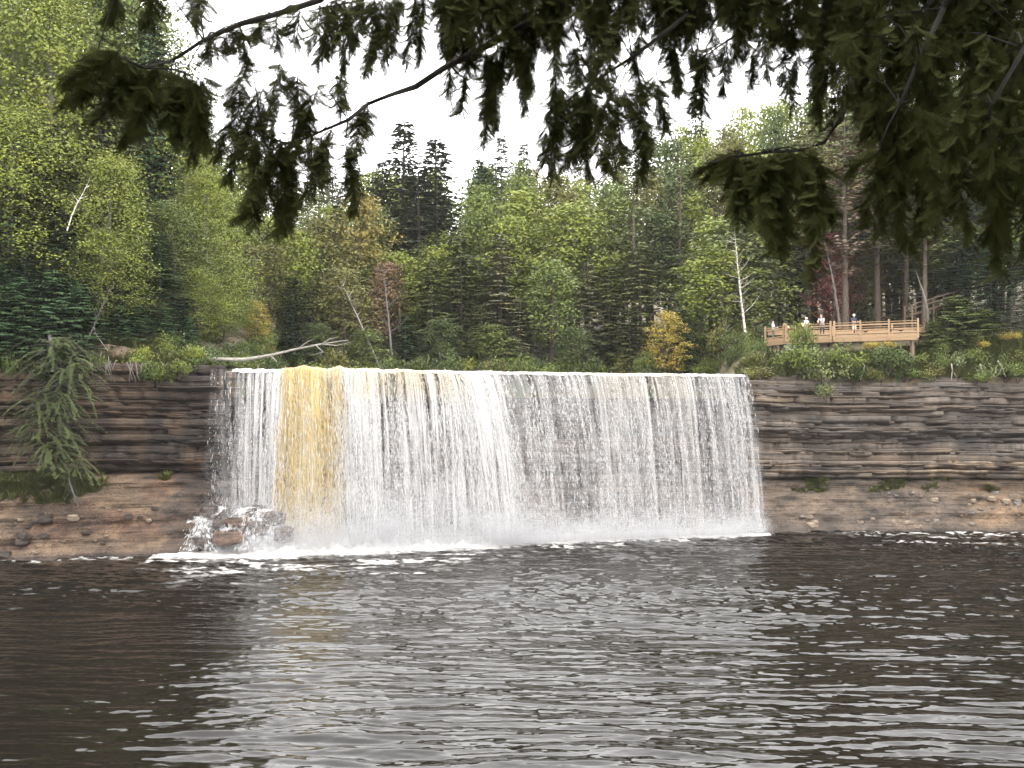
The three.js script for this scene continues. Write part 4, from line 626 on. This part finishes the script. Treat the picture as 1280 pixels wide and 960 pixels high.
{
  const R = rng(8);
  for (let i = 0; i < 44; i++) { const x = lerp(30, 47, Math.pow(R(), 0.8)), p = footPoint(x, lerp(0.42, 0.88, R())), s = lerp(0.1, 0.42, R() * R()); stone(p.x, p.y + s * 0.2, p.z, s, R() < 0.55 ? 'grey' : 'tan', 'loose stone fallen on the slope below the grey cliff', 'stones fallen below the grey cliff'); }
  for (let i = 0; i < 34; i++) { const x = lerp(-40, -25, R()), p = footPoint(x, lerp(0.55, 0.9, R())), s = lerp(0.08, 0.3, R() * R()); stone(p.x, p.y + s * 0.2, p.z, s, R() < 0.3 ? 'wet' : 'tan', 'loose stone on the tan sandstone slope below the brown cliff', 'stones below the brown cliff'); }
  for (let i = 0; i < 12; i++) { const x = lerp(24, 47, R()), p = footPoint(x, lerp(0.7, 0.92, R())), s = lerp(0.2, 0.5, R() * R()); stone(p.x, p.y, p.z, s, R() < 0.6 ? 'tan' : 'grey', 'fallen sandstone block at the water edge below the grey cliff', 'blocks below the grey cliff'); }
  for (let i = 0; i < 18; i++) { const x = lerp(-42, -25, R()), p = footPoint(x, lerp(0.6, 0.9, R())), s = lerp(0.25, 0.6, R() * R()); stone(p.x, p.y - 0.1, p.z, s, R() < 0.5 ? 'wet' : 'tan', 'fallen sandstone block at the water edge below the brown cliff', 'blocks below the brown cliff'); }
  const side = [];
  for (const [px, py, d, s, mat] of [[300, 652, 72.2, 0.75, 'brown'], [285, 672, 71.6, 0.85, 'brown'], [262, 640, 73, 0.7, 'wet'], [322, 660, 72.4, 0.7, 'wet'], [250, 676, 71.9, 0.7, 'wet'], [340, 648, 73, 0.8, 'wet'], [318, 640, 73.6, 0.7, 'wet'], [355, 668, 72.6, 0.7, 'wet'], [278, 655, 72.6, 0.6, 'wet']]) { const p = at(px, py, d - 1.1); side.push([p, s]); stone(p.x, p.y, p.z, s, mat, 'wet dark boulder in the side cascade at the end of the falls', 'boulders of the side cascade'); }
  const drop = new THREE.OctahedronGeometry(1, 1), M = new THREE.Matrix4(), Q = new THREE.Quaternion(), up = V(0, -1, 0), g = group('side_cascade'), N = 2300, im = new THREE.InstancedMesh(drop, new THREE.MeshStandardMaterial({ color: lin(0.66, 0.66, 0.66), roughness: 0.55 }), N);
  const lines = [[[280, 632, 73, 264, 645, 72.3], [264, 645, 72.3, 255, 660, 71.8], [255, 660, 71.8, 240, 686, 71.0], [258, 655, 71.8, 268, 686, 70.9], [272, 640, 72.3, 250, 652, 72]], [[318, 632, 73, 300, 646, 71.8], [300, 646, 71.7, 290, 664, 71], [308, 644, 71.6, 303, 686, 70.8], [325, 645, 72, 320, 684, 71], [345, 640, 72.4, 338, 684, 71.2], [335, 635, 72.6, 322, 652, 71.8]]].flat();
  for (let i = 0; i < N; i++) { const l = lines[Math.floor(R() * lines.length)], t = R(), a = at(l[0], l[1], l[2]), b = at(l[3], l[4], l[5]), v = b.clone().sub(a), p = a.clone().addScaledVector(v, t).add(V((R() + R() + R() - 1.5) * 0.55 + 0.5 * noise(t * 5, l[0]), 0.1 * Math.sin(t * 3.14) + (R() - 0.5) * 0.1, 0.9 + (R() - 0.5) * 0.5)), w = lerp(0.008, 0.026, R()); im.setMatrixAt(i, M.compose(p, Q.setFromUnitVectors(up, v.normalize().add(unit(R).multiplyScalar(0.3)).normalize()), V(w * 0.5, w * lerp(3, 9, R()), w * 0.5))); }
  im.name = 'tumbling_water'; im.userData.kind = 'stuff'; g.add(im); top(g); tag(g, 'thin white side cascade tumbling over boulders beside the main falls', 'cascade');
}
// ---------------------------------------------------------------- the viewing deck and what is on it
const woodTex = dataTex(256, 256, (u, v) => { const k = 0.62 + 0.5 * (tileFbm(u, v, 3, 40, 3, 5) - 0.5) + 0.25 * (tileNoise(u, v, 100, 150, 2) - 0.5); return [k, k * 0.98, k * 0.95]; });
woodTex.repeat.set(0.5, 1);
const WOOD = [[0.39, 0.26, 0.145], [0.36, 0.24, 0.135], [0.42, 0.28, 0.16]].map((c) => new THREE.MeshStandardMaterial({ color: lin(...c), map: woodTex, bumpMap: woodTex, bumpScale: 0.008, roughness: 0.75 }));
const oldWood = new THREE.MeshStandardMaterial({ color: lin(0.2, 0.145, 0.1), map: woodTex, roughness: 0.85 }), concrete = new THREE.MeshStandardMaterial({ color: lin(0.6, 0.58, 0.54), roughness: 0.9 });
const FLOOR = 16.86, DP = [V(35.4, 0, -87), V(28.9, 0, -90), V(25.3, 0, -92.6), V(24.3, 0, -95.8)], BACK = [V(38, 0, -92), V(30.5, 0, -95.6), V(24.3, 0, -95.8)];
let woodN = 0;
function bar(name, parent, a, b, w, h, y, m) { const g = new Geo(), v = b.clone().sub(a), L = Math.hypot(v.x, v.z); g.box(0, 0, 0, L, h, w); const o = mesh(name, g.done(), m ?? WOOD[woodN++ % 3], parent); o.position.set((a.x + b.x) / 2, y, (a.z + b.z) / 2); o.rotation.y = -Math.atan2(v.z, v.x); return o; }
function postAt(name, parent, x, y0, y1, z, s, m, ang = 0) { const g = new Geo(); g.box(0, 0, 0, s, y1 - y0, s); const o = mesh(name, g.done(), m ?? WOOD[woodN++ % 3], parent); o.position.set(x, (y0 + y1) / 2, z); o.rotation.y = ang; return o; }
{
  const deck = group('viewing_deck'); top(deck); tag(deck, 'new orange-brown timber viewing deck with railings above the cliff', 'deck');
  const shape = new THREE.Shape([...DP, ...BACK.slice(0, 2).reverse()].map((p) => new THREE.Vector2(p.x, -p.z))), fl = new THREE.ExtrudeGeometry(shape, { depth: 0.06, bevelEnabled: false }); fl.rotateX(-Math.PI / 2);
  const f = mesh('floor', fl, WOOD[0], deck); f.position.y = FLOOR - 0.06;
  const run = (pts, fascia) => {
    for (let i = 0; i < pts.length - 1; i++) {
      const a = pts[i], b = pts[i + 1], v = b.clone().sub(a), L = v.length(), n = Math.max(1, Math.round(L / 2.4)), u = v.clone().normalize(), ang = -Math.atan2(v.z, v.x), off = V(-u.z, 0, u.x).multiplyScalar(0.05);
      if (fascia) { bar('fascia_board', deck, a.clone().addScaledVector(u, 0.02), b.clone().addScaledVector(u, -0.02), 0.05, 0.29, FLOOR - 0.17); bar('fascia_board', deck, a.clone().addScaledVector(u, 0.02), b.clone().addScaledVector(u, -0.02), 0.05, 0.29, FLOOR - 0.47); }
      for (let k = 0; k <= n; k++) {
        const p = a.clone().lerp(b, k / n), twin = fascia && (k === 0 && i > 0);
        if (k === n && i < pts.length - 2) { const q = p.clone().addScaledVector(u, -0.16); postAt('post', deck, q.x, FLOOR - 0.45, FLOOR + 1.28, q.z, 0.17, null, ang); continue; }
        const q = twin ? p.clone().addScaledVector(u, 0.16) : p; postAt('post', deck, q.x, FLOOR - 0.45, FLOOR + 1.28, q.z, 0.15, null, ang);
        if (k < n) {
          const c = a.clone().lerp(b, (k + 1) / n), s = q.clone().addScaledVector(u, 0.08), e = c.clone().addScaledVector(u, -0.08 - (k === n - 1 ? 0.16 : 0));
          bar('rail', deck, s, e, 0.14, 0.05, FLOOR + 1.08); bar('rail', deck, s, e, 0.045, 0.13, FLOOR + 0.86); bar('rail', deck, s, e, 0.045, 0.1, FLOOR + 0.12);
          if (!fascia) { bar('rail', deck, s, e, 0.04, 0.3, FLOOR + 0.62); }
        }
      }
    }
  };
  run(DP, true); run(BACK, false);
  bar('joist', deck, V(35, 0, -88.2), V(26, 0, -92.9), 0.2, 0.35, FLOOR - 0.28); bar('joist', deck, V(36.5, 0, -90.5), V(26, 0, -95), 0.2, 0.35, FLOOR - 0.28);
  for (const [x, z] of [[24.7, -95.2], [25.1, -93.8], [25.7, -92.9], [29, -90.6], [32.2, -89.2], [35.1, -87.6], [30.2, -95], [36.8, -91.5]]) postAt('support_post', deck, x, groundY(x, -z) - 0.3, FLOOR - 0.46, z, 0.26, z === -92.9 ? concrete : oldWood, 0.4);
  // benches and sloped reading boards
  const bench = (x, z, ang) => { const b = group('bench', x, FLOOR, z); b.rotation.y = ang; const g1 = new Geo(); g1.box(0, 0.46, 0, 1.7, 0.07, 0.4); mesh('seat', g1.done(), oldWood, b); for (const s of [-0.65, 0.65]) { const g2 = new Geo(); g2.box(s, 0.21, 0, 0.12, 0.42, 0.34); mesh('leg', g2.done(), BARK.dark, b); } top(b); tag(b, 'low dark wooden bench on the viewing deck', 'bench', 'benches on the deck'); };
  bench(31.6, -90.6, 0.43); bench(34.3, -89.3, 0.43);
  const board = (x, z, ang) => { const b = group('reading_board', x, FLOOR, z); b.rotation.y = ang; const p = new THREE.BoxGeometry(0.95, 0.05, 0.62), t = mesh('panel', p, new THREE.MeshStandardMaterial({ color: lin(0.66, 0.52, 0.3), roughness: 0.6 }), b); t.position.set(0, 1.12, 0); t.rotation.x = 0.75; for (const s of [-0.36, 0.36]) { const g = new Geo(); g.box(s, 0.52, 0, 0.09, 1.04, 0.09); mesh('leg', g.done(), oldWood, b); } top(b); tag(b, 'sloped tan reading board on posts at the deck railing', 'sign', 'reading boards on the deck'); };
  board(25.75, -92.1 - 1.2, 1.1); board(27.2, -92.6, 0.6);
  // stairs up through the trees: rails on posts
  const st = group('stair_railing'); const S = [at(1140, 386, 97), at(1205, 366, 101)];
  for (const [off, dz] of [[0, 0], [0, -1.8]]) {
    for (let k = 0; k <= 5; k++) { const p = S[0].clone().lerp(S[1], k / 5); postAt('post', st, p.x, groundY(p.x, -p.z + 1.8) - 0.5, p.y + 0.45, p.z + dz, 0.14, oldWood); }
    for (const h of [0.4, 0.0, -0.55]) { const v = S[1].clone().sub(S[0]), g = new Geo(); g.box(0, 0, 0, v.length(), 0.1, 0.05); const o = mesh('rail', g.done(), oldWood, st); o.position.copy(S[0]).lerp(S[1], 0.5).add(V(0, h, dz + 0.1)); o.quaternion.setFromUnitVectors(V(1, 0, 0), v.normalize()); }
  }
  for (let k = 0; k < 14; k++) { const p = S[0].clone().lerp(S[1], (k + 0.5) / 14), g = new Geo(); g.box(0, 0, 0, 0.42, 0.06, 1.55); const o = mesh('tread', g.done(), oldWood, st); o.position.set(p.x, p.y - 0.75, p.z - 0.9); }
  top(st); tag(st, 'brown timber stairway with railings climbing among the pines behind the deck', 'stairway');
}
// ---------------------------------------------------------------- visitors: one continuous body each, from tapered limbs joined smoothly
function body(J, bones, colorOf, res, cell, min) {
  const mc = new MarchingCubes(res, new THREE.MeshStandardMaterial(), false, false, 60000), n = mc.size, half = n * cell / 2, ctr = V(min.x + half, min.y + half, min.z + half), f = mc.field;
  for (let k = 0; k < n; k++) for (let j = 0; j < n; j++) for (let i = 0; i < n; i++) {
    const x = min.x + i * cell, y = min.y + j * cell, z = min.z + k * cell; let dm = 9;
    for (const [a, b, ra, rb, sq] of bones) { const A = J[a], B = J[b], bx = B.x - A.x, by = B.y - A.y, bz = B.z - A.z, t = clamp(((x - A.x) * bx + (y - A.y) * by + (z - A.z) * bz) / (bx * bx + by * by + bz * bz + 1e-9), 0, 1), d = Math.hypot(x - A.x - bx * t, y - A.y - by * t, (z - A.z - bz * t) * (sq ?? 1)) - lerp(ra, rb, t), h = clamp(0.5 + 0.5 * (dm - d) / 0.035, 0, 1); dm = lerp(dm, d, h) - 0.035 * h * (1 - h); }
    f[i + j * n + k * n * n] = -dm;
  }
  mc.isolation = 0; mc.update();
  const c = mc.count, p = Float32Array.from(mc.positionArray.subarray(0, c * 3)), nn = Float32Array.from(mc.normalArray.subarray(0, c * 3)), col = new Float32Array(c * 3);
  for (let i = 0; i < c; i++) { for (let a = 0; a < 3; a++) p[i * 3 + a] = ctr.getComponent(a) + p[i * 3 + a] * half; const q = colorOf(p[i * 3], p[i * 3 + 1], p[i * 3 + 2]); col.set(q, i * 3); }
  const g = new THREE.BufferGeometry(); g.setAttribute('position', new THREE.BufferAttribute(p, 3)); g.setAttribute('normal', new THREE.BufferAttribute(nn, 3)); g.setAttribute('color', new THREE.BufferAttribute(col, 3)); g.computeVertexNormals(); return g;
}
function person(x, z, turn, look) {
  const s = look.lean ?? 0, J = { pel: V(0, 0.95, 0), che: V(0, 1.28, 0.16 * s), nec: V(0, 1.47, 0.24 * s), hd: V(0, 1.6, 0.29 * s), top: V(0, 1.68, 0.3 * s), nose: V(0, 1.6, 0.29 * s + 0.115), chin: V(0, 1.53, 0.29 * s + 0.06) };
  for (const [k, m] of [['l', 1], ['r', -1]]) {
    J[k + 's'] = V(0.19 * m, 1.42, 0.22 * s); J[k + 'e'] = V(0.25 * m, 1.16, 0.2 * s + 0.05 + (look.reach ?? 0) * 0.12); J[k + 'w'] = V(0.2 * m, 1.1 + 0.02 * m, 0.28 + (look.reach ?? 0) * 0.16); J[k + 'p'] = V(0.17 * m, 1.1, 0.36 + (look.reach ?? 0) * 0.16);
    for (let q = 0; q < 4; q++) { J[k + 'k' + q] = J[k + 'p'].clone().add(V((q - 1.5) * 0.02, 0.004, 0.035 + (q === 3 ? -0.01 : 0))); J[k + 'f' + q] = J[k + 'k' + q].clone().add(V(0, -0.035 - 0.005 * (1.5 - Math.abs(q - 1.5)), 0.012)); }
    J[k + 't0'] = J[k + 'p'].clone().add(V(-0.035 * m, 0, -0.015)); J[k + 't1'] = J[k + 't0'].clone().add(V(-0.022 * m, -0.025, 0.035));
    J[k + 'h'] = V(0.1 * m, 0.92, 0); J[k + 'n'] = V(0.115 * m, 0.5, 0.03); J[k + 'a'] = V(0.12 * m, 0.09, 0); J[k + 'o'] = V(0.14 * m, 0.045, 0.16); J[k + 'r'] = V(0.075 * m, 1.6, 0.29 * s);
  }
  const bones = [['pel', 'che', 0.15, 0.16, 1.3], ['che', 'nec', 0.155, 0.07, 1.25], ['nec', 'hd', 0.055, 0.06], ['hd', 'top', 0.088, 0.085], ['hd', 'chin', 0.07, 0.045], ['hd', 'nose', 0.02, 0.012]];
  for (const k of ['l', 'r']) { bones.push([k + 's', k + 'e', 0.06, 0.045], [k + 'e', k + 'w', 0.044, 0.03], [k + 'w', k + 'p', 0.032, 0.034], [k + 't0', k + 't1', 0.012, 0.009], [k + 'h', k + 'n', 0.098, 0.062], [k + 'n', k + 'a', 0.06, 0.042], [k + 'a', k + 'o', 0.05, 0.036], [k + 'r', k + 'r', 0.018, 0.018]); for (let q = 0; q < 4; q++) bones.push([k + 'p', k + 'k' + q, 0.016, 0.011], [k + 'k' + q, k + 'f' + q, 0.01, 0.008]); }
  const skin = [0.42, 0.26, 0.19], hair = look.hair, colorOf = (a, y, c) => { if (y > 1.5) return (y > 1.63 || c < 0.29 * s - 0.01) ? hair : skin; if (y > 0.98 && Math.abs(a) > 0.14 && c > 0.12 && y < 1.24) return skin; if (y > 0.93) return look.shirt; if (y > (look.shorts ? 0.52 : 0.1)) return look.legs; if (y > 0.1) return skin; return [0.08, 0.07, 0.06]; };
  const g = group('person', x, FLOOR + 0.01, z); g.rotation.y = turn; g.scale.setScalar(look.size ?? 1.06);
  mesh('body', body(J, bones, colorOf, 84, 0.0215, V(-0.9, -0.03, -0.75)), new THREE.MeshStandardMaterial({ vertexColors: true, roughness: 0.85 }), g);
  if (look.hat) { const h = new THREE.SphereGeometry(0.108, 18, 10, 0, Math.PI * 2, 0, Math.PI * 0.55), m = mesh('cap', h, new THREE.MeshStandardMaterial({ color: lin(...look.hat), roughness: 0.9, side: THREE.DoubleSide }), g); m.position.set(0, 1.665, 0.295 * s); const b = new THREE.CylinderGeometry(0.1, 0.1, 0.012, 16, 1, false, -1.2, 2.4); const bm = mesh('peak', b, m.material, m); bm.position.set(0, -0.012, 0.07); }
  top(g); tag(g, look.label, 'person'); return g;
}
person(30.9, -90.15, 0.3, { hair: [0.1, 0.08, 0.06], hat: [0.85, 0.84, 0.82], shirt: [0.025, 0.03, 0.055], legs: [0.5, 0.44, 0.36], shorts: true, size: 1.09, label: 'person in navy shirt and white cap standing at the deck railing' });
person(27.1, -91.9, 0.5, { hair: [0.6, 0.58, 0.55], shirt: [0.68, 0.67, 0.64], legs: [0.4, 0.36, 0.3], hat: [0.75, 0.74, 0.72], reach: 0.6, size: 1.02, label: 'person in pale shirt and white hat beside the reading board' });
person(28.35, -91.2, -0.6, { hair: [0.3, 0.17, 0.13], shirt: [0.34, 0.33, 0.34], legs: [0.04, 0.04, 0.05], lean: 0.9, reach: 1, size: 1.12, label: 'person in grey shirt and dark trousers leaning on the deck railing' });
person(24.85, -95.0, 0.9, { hair: [0.22, 0.2, 0.2], shirt: [0.4, 0.4, 0.43], legs: [0.1, 0.1, 0.13], size: 1.0, label: 'grey-haired person in grey shirt at the far corner of the deck' });

// ---------------------------------------------------------------- the conifer overhead, whose boughs hang into the view
{
  const R = rng(404), tree = group('overhanging_hemlock', 4.4, 8.0, -2.2), O = tree.position; top(tree); tag(tree, 'dark hemlock overhanging the near shore, its drooping boughs hanging across the sky', 'tree');
  const tg = new Geo(); tg.tube([0, 1, 3, 5, 7, 9, 11].map((y) => V(0.15 * Math.sin(y), y - 0.2, 0.1 * Math.cos(y * 1.3))), [0.36, 0.3, 0.26, 0.22, 0.18, 0.12, 0.05], 10, [1, 1, 1], 0.12, 4); mesh('trunk', tg.done(), BARK.dark, tree);
  // one spray: a flat frond of twiglets set with needles, pointing along +y
  const spray = (seed) => {
    const Q = rng(seed), g = new Geo(), L = 0.115, needle = (p, a, l) => { const d = V(Math.sin(a), Math.cos(a), (Q() - 0.5) * 0.7).normalize(); g.leaf(p, d, V(d.y, -d.x, (Q() - 0.5) * 0.8).normalize(), l, 0.0009, V(0, 0, 1), tone(Q, 0.3)); };
    const curveX = (t) => 0.012 * Math.sin(t * 3 + seed), drp = (t) => -0.03 * t * t;
    g.tube([0, 0.4, 0.8, 1].map((t) => V(curveX(t), L * t, drp(t))), [0.0014, 0.0011, 0.0008, 0.0004], 3, [0.8, 0.6, 0.5]);
    for (let k = 0; k < 13; k++) for (const s of [-1, 1]) {
      const t = 0.06 + 0.9 * k / 13, l = 0.046 * Math.pow(1 - t, 0.7) * lerp(0.6, 1.2, Q()) + 0.006, a = s * lerp(0.45, 0.8, Q()), o = V(curveX(t), L * t, drp(t)), e = (u) => V(o.x + Math.sin(a) * l * u, o.y + Math.cos(a) * l * u, o.z - 0.012 * u * u + 0.004 * s);
      const m = Math.max(2, Math.round(l / 0.005));
      for (let i = 0; i < m; i++) { const p = e(i / m); needle(p, a - lerp(0.5, 1.0, Q()), lerp(0.007, 0.0125, Q())); needle(p, a + lerp(0.5, 1.0, Q()), lerp(0.007, 0.0125, Q())); }
      needle(e(1), a, 0.01);
    }
    for (let i = 0; i < 34; i++) { const t = i / 34, p = V(curveX(t), L * t, drp(t)); needle(p, 0.8, 0.011); needle(p, -0.8, 0.011); }
    return g.done();
  };
  const SPRAYS = [spray(1), spray(2), spray(3)], nm = LEAF.hemlock, M = new THREE.Matrix4(), Q = new THREE.Quaternion(), X = V(), Y = V(), Z = V();
  const BOUGHS = [
    { d: 4.6, limb: [[470, -60], [400, 0], [345, 18], [300, 30], [255, 50], [215, 76], [180, 85], [150, 72], [118, 76]], hang: [[150, 62, 74, 98], [150, 70, 78, 140], [160, 78, 106, 156], [130, 66, 84, 112], [185, 85, 148, 192], [200, 90, 178, 172], [225, 95, 236, 208], [250, 98, 264, 190], [215, 88, 206, 166], [240, 96, 250, 160], [170, 84, 160, 150], [150, -20, 130, 28], [195, -20, 180, 32], [245, -15, 240, 34], [120, 74, 92, 132], [232, 92, 218, 190], [300, 30, 305, 80], [270, 42, 262, 78], [345, 18, 348, 62], [330, 22, 320, 52], [285, 36, 278, 66], [375, 8, 366, 52], [200, 80, 190, 140], [160, 76, 128, 140], [140, 66, 104, 122], [256, 96, 240, 176]] },
    { d: 5.0, limb: [[640, 40], [600, 62], [555, 85], [520, 108], [490, 118], [460, 130], [435, 150], [400, 165], [365, 180], [330, 172], [300, 150]], hang: [[300, 105, 285, 168], [330, 110, 300, 205], [340, 150, 290, 284], [350, 172, 335, 306], [322, 170, 300, 262], [370, 172, 346, 280], [388, 176, 374, 252], [402, 170, 412, 232], [432, 180, 442, 270], [312, 75, 292, 138], [350, 78, 332, 150], [372, 95, 370, 172], [400, 105, 390, 172], [420, 95, 428, 145], [450, 140, 440, 205], [345, 190, 318, 290], [360, 185, 352, 295], [310, 160, 282, 232], [330, 130, 318, 200], [380, 130, 362, 210], [415, 160, 400, 215], [292, 150, 274, 200], [460, 130, 462, 165]] },
    { d: 5.6, limb: [[760, -60], [650, -30], [560, -14], [490, -8], [425, 6], [385, 14]], hang: [[420, 0, 402, 74], [440, 0, 426, 98], [468, -4, 455, 104], [495, -6, 482, 94], [520, -8, 506, 88], [545, -10, 546, 64], [565, -12, 562, 60], [400, 6, 382, 60], [455, 0, 440, 70], [480, -4, 470, 80], [530, -8, 526, 82], [410, 4, 396, 88], [500, -6, 494, 72], [555, -10, 552, 80], [432, 0, 416, 60], [580, -14, 574, 66], [600, -18, 596, 72]] },
    { d: 5.2, limb: [[780, -50], [700, -5], [640, 32], [605, 60], [585, 80]], hang: [[572, 40, 562, 124], [590, 50, 574, 152], [606, 62, 598, 192], [622, 55, 620, 168], [640, 45, 652, 152], [656, 35, 666, 124], [600, -10, 588, 92], [650, -10, 640, 104], [630, 0, 612, 120], [580, -10, 572, 70], [668, 20, 650, 110], [615, 70, 606, 160]] },
    { d: 4.8, limb: [[930, -50], [880, 0], [840, 34], [790, 72], [745, 100], [705, 128]], hang: [[702, 110, 674, 216], [712, 122, 694, 228], [730, 120, 714, 204], [745, 125, 742, 232], [760, 120, 766, 228], [780, 110, 796, 240], [800, 100, 814, 192], [820, 90, 836, 168], [700, 30, 690, 142], [740, 20, 734, 132], [780, 10, 774, 132], [680, 10, 664, 112], [830, 40, 852, 122], [720, 130, 702, 216], [755, 130, 752, 214], [772, 120, 782, 210], [735, 110, 726, 190], [800, 40, 806, 130], [760, 30, 752, 120], [690, 128, 680, 180], [716, 60, 708, 140]] },
    { d: 5.4, limb: [[1080, -60], [1010, -10], [960, 22], [910, 50], [870, 78]], hang: [[870, 60, 860, 142], [890, 60, 882, 152], [910, 50, 906, 124], [930, 40, 936, 112], [952, 30, 962, 102], [980, 20, 988, 112], [850, 10, 846, 112], [1000, 10, 1000, 142], [1022, 10, 1016, 152], [880, 0, 872, 90], [920, -10, 915, 80], [960, -10, 958, 70], [1035, 20, 1030, 120]] },
    { d: 4.4, limb: [[1120, -40], [1075, 50], [1063, 110], [1050, 150], [1030, 178], [1000, 188], [960, 190], [920, 196], [886, 204]], hang: [[930, 192, 868, 214], [920, 195, 904, 238], [932, 196, 922, 284], [946, 194, 938, 272], [960, 192, 962, 324], [978, 190, 984, 326], [990, 190, 1002, 357], [1002, 190, 1014, 304], [1012, 186, 1037, 284], [974, 192, 970, 304], [950, 194, 950, 290], [985, 192, 992, 300], [912, 198, 884, 226], [968, 192, 976, 280], [1000, 188, 1024, 262], [940, 194, 930, 250]] },
    { d: 4.2, limb: [[1230, -50], [1180, 10], [1150, 70], [1125, 130], [1102, 190]], hang: [[1098, 190, 1066, 214], [1104, 185, 1080, 286], [1112, 175, 1106, 304], [1122, 160, 1136, 327], [1138, 140, 1152, 312], [1150, 130, 1178, 298], [1080, 30, 1076, 154], [1110, 20, 1096, 172], [1140, 30, 1130, 182], [1168, 40, 1166, 204], [1062, 40, 1050, 134], [1120, 120, 1116, 260], [1140, 180, 1144, 290], [1160, 140, 1162, 260], [1096, 100, 1084, 200], [1130, 90, 1120, 210], [1150, 60, 1152, 200], [1128, 180, 1122, 300], [1100, 150, 1090, 250], [1170, 160, 1186, 270]] },
    { d: 3.9, limb: [[1420, -60], [1340, 0], [1280, 60], [1240, 130], [1220, 200]], hang: [[1216, 160, 1190, 254], [1222, 180, 1212, 308], [1236, 180, 1236, 314], [1248, 170, 1252, 360], [1268, 160, 1276, 334], [1290, 150, 1292, 342], [1192, 40, 1186, 184], [1232, 40, 1220, 174], [1270, 40, 1264, 194], [1300, 40, 1300, 254], [1210, 80, 1200, 200], [1250, 80, 1244, 220], [1280, 90, 1278, 250], [1230, 120, 1226, 250], [1256, 200, 1258, 320], [1204, 120, 1196, 230], [1262, 120, 1262, 260]] },
    { d: 5.0, limb: [[1350, -90], [1200, -55], [1050, -40], [900, -36], [750, -34], [620, -32], [540, -28]], hang: [] },
    { d: 4.7, limb: [[1400, -80], [1300, -40], [1200, -20], [1100, -20], [1020, -16]], hang: [] },
  ];
  for (let px = 552; px < 1290; px += 5.5) { const dense = px > 1040; BOUGHS[9].hang.push([px, -32, px + (R() - 0.5) * 30, lerp(20, 66, R()) + (dense ? 40 : 0)]); }
  for (let px = 1030; px < 1300; px += 7) BOUGHS[10].hang.push([px, lerp(-20, 40, R()), px + (R() - 0.5) * 36, lerp(90, 190, R()) + (px > 1180 ? 40 : 0)]);
  const place = (list, p, dir, roll, s) => { Y.copy(dir).normalize(); X.set(Math.cos(roll), 0.2, Math.sin(roll)); Z.crossVectors(X, Y).normalize(); X.crossVectors(Y, Z); M.makeBasis(X, Y, Z).scale(V(s, s, s)).setPosition(p.x, p.y, p.z); list.push(M.clone()); };
  BOUGHS.forEach((b, which) => {
    const gap = which >= 7 ? 0.0105 : 0.0068;
    const g = new Geo(), list = [], loc = (px, py, d) => at(px, py, d).sub(O), pts = b.limb.map(([x, y], i) => loc(x, y, b.d + 0.25 * Math.sin(i * 1.7)));
    const root = V(0, pts[0].y + 0.9, 0), full = [root, root.clone().lerp(pts[0], 0.5).add(V(0, 0.25, 0)), ...pts], n = full.length;
    g.tube(full, full.map((_, i) => lerp(0.03, 0.0035, Math.pow(i / (n - 1), 0.55))), 7, [1, 1, 1], 0.2, 7);
    for (const [x0, y0, x1, y1] of b.hang) {
      const d0 = b.d + (R() - 0.5) * 0.5, s = loc(x0, y0, d0), e = loc(x1, y1, d0 + (R() - 0.5) * 0.4), v = e.clone().sub(s), L = v.length(), bow = V((R() - 0.5) * 0.25 * L, 0, (R() - 0.5) * 0.25 * L), pos = (t) => s.clone().addScaledVector(v, t).addScaledVector(bow, Math.sin(t * 3.1416));
      let near = pts[0]; for (const q of pts) if (q.distanceTo(s) < near.distanceTo(s)) near = q;
      g.tube([near.clone().lerp(s, 0.02), near.clone().lerp(s, 0.6).add(V(0, 0.02, 0)), s, pos(0.5), e.clone().addScaledVector(v, -0.12)], [0.004, 0.0034, 0.0028, 0.002, 0.0008], 4, [1, 1, 1], 0, 3);
      const m = Math.max(4, Math.round(L / gap));
      for (let i = 0; i < m; i++) { const t = (i + R() * 0.6) / m, p = pos(t * 0.9), dir = v.clone().normalize(), sw = V((R() - 0.5) * 3.2, (R() - 0.55) * 1.2, (R() - 0.5) * 3.2).multiplyScalar(lerp(1.0, 0.5, t)); place(list, p, dir.add(sw), R() * 6.28, lerp(0.65, 1.1, R()) * lerp(1, 0.75, t)); }
      place(list, pos(0.72), v, R() * 6.28, 0.8);
    }
    const limb = mesh('bough', g.done(), BARK.dark, tree);
    SPRAYS.forEach((sg, k) => { const mine = list.filter((_, i) => i % 3 === k), im = new THREE.InstancedMesh(sg, nm, mine.length); mine.forEach((q, i) => im.setMatrixAt(i, q)); im.name = 'needles'; im.userData.kind = 'stuff'; limb.add(im); });
  });
  // the rest of the crown, above and behind the view
  const list = []; for (let i = 0; i < 3800; i++) { const x = lerp(-5, 9, R()), d = lerp(-7, 7.5, R()), lo = Math.max(EYE + 0.7, EYE + 0.5 * Math.max(d, 0) + 1.0) - (d < -1.5 ? 1.2 : 0), y = lo + 4.6 * R(), u = unit(R); place(list, V(x, y, -d).sub(O), V(u.x, -0.5 + u.y * 0.4, u.z), R() * 6.28, lerp(3, 5, R())); }
  const im = new THREE.InstancedMesh(SPRAYS[0], nm, list.length); list.forEach((q, i) => im.setMatrixAt(i, q)); im.name = 'crown'; im.userData.kind = 'stuff'; tree.add(im);
}

scene.traverse((o) => { if (o.isMesh) { o.castShadow = true; o.receiveShadow = true; } });
renderer.render(scene, camera);
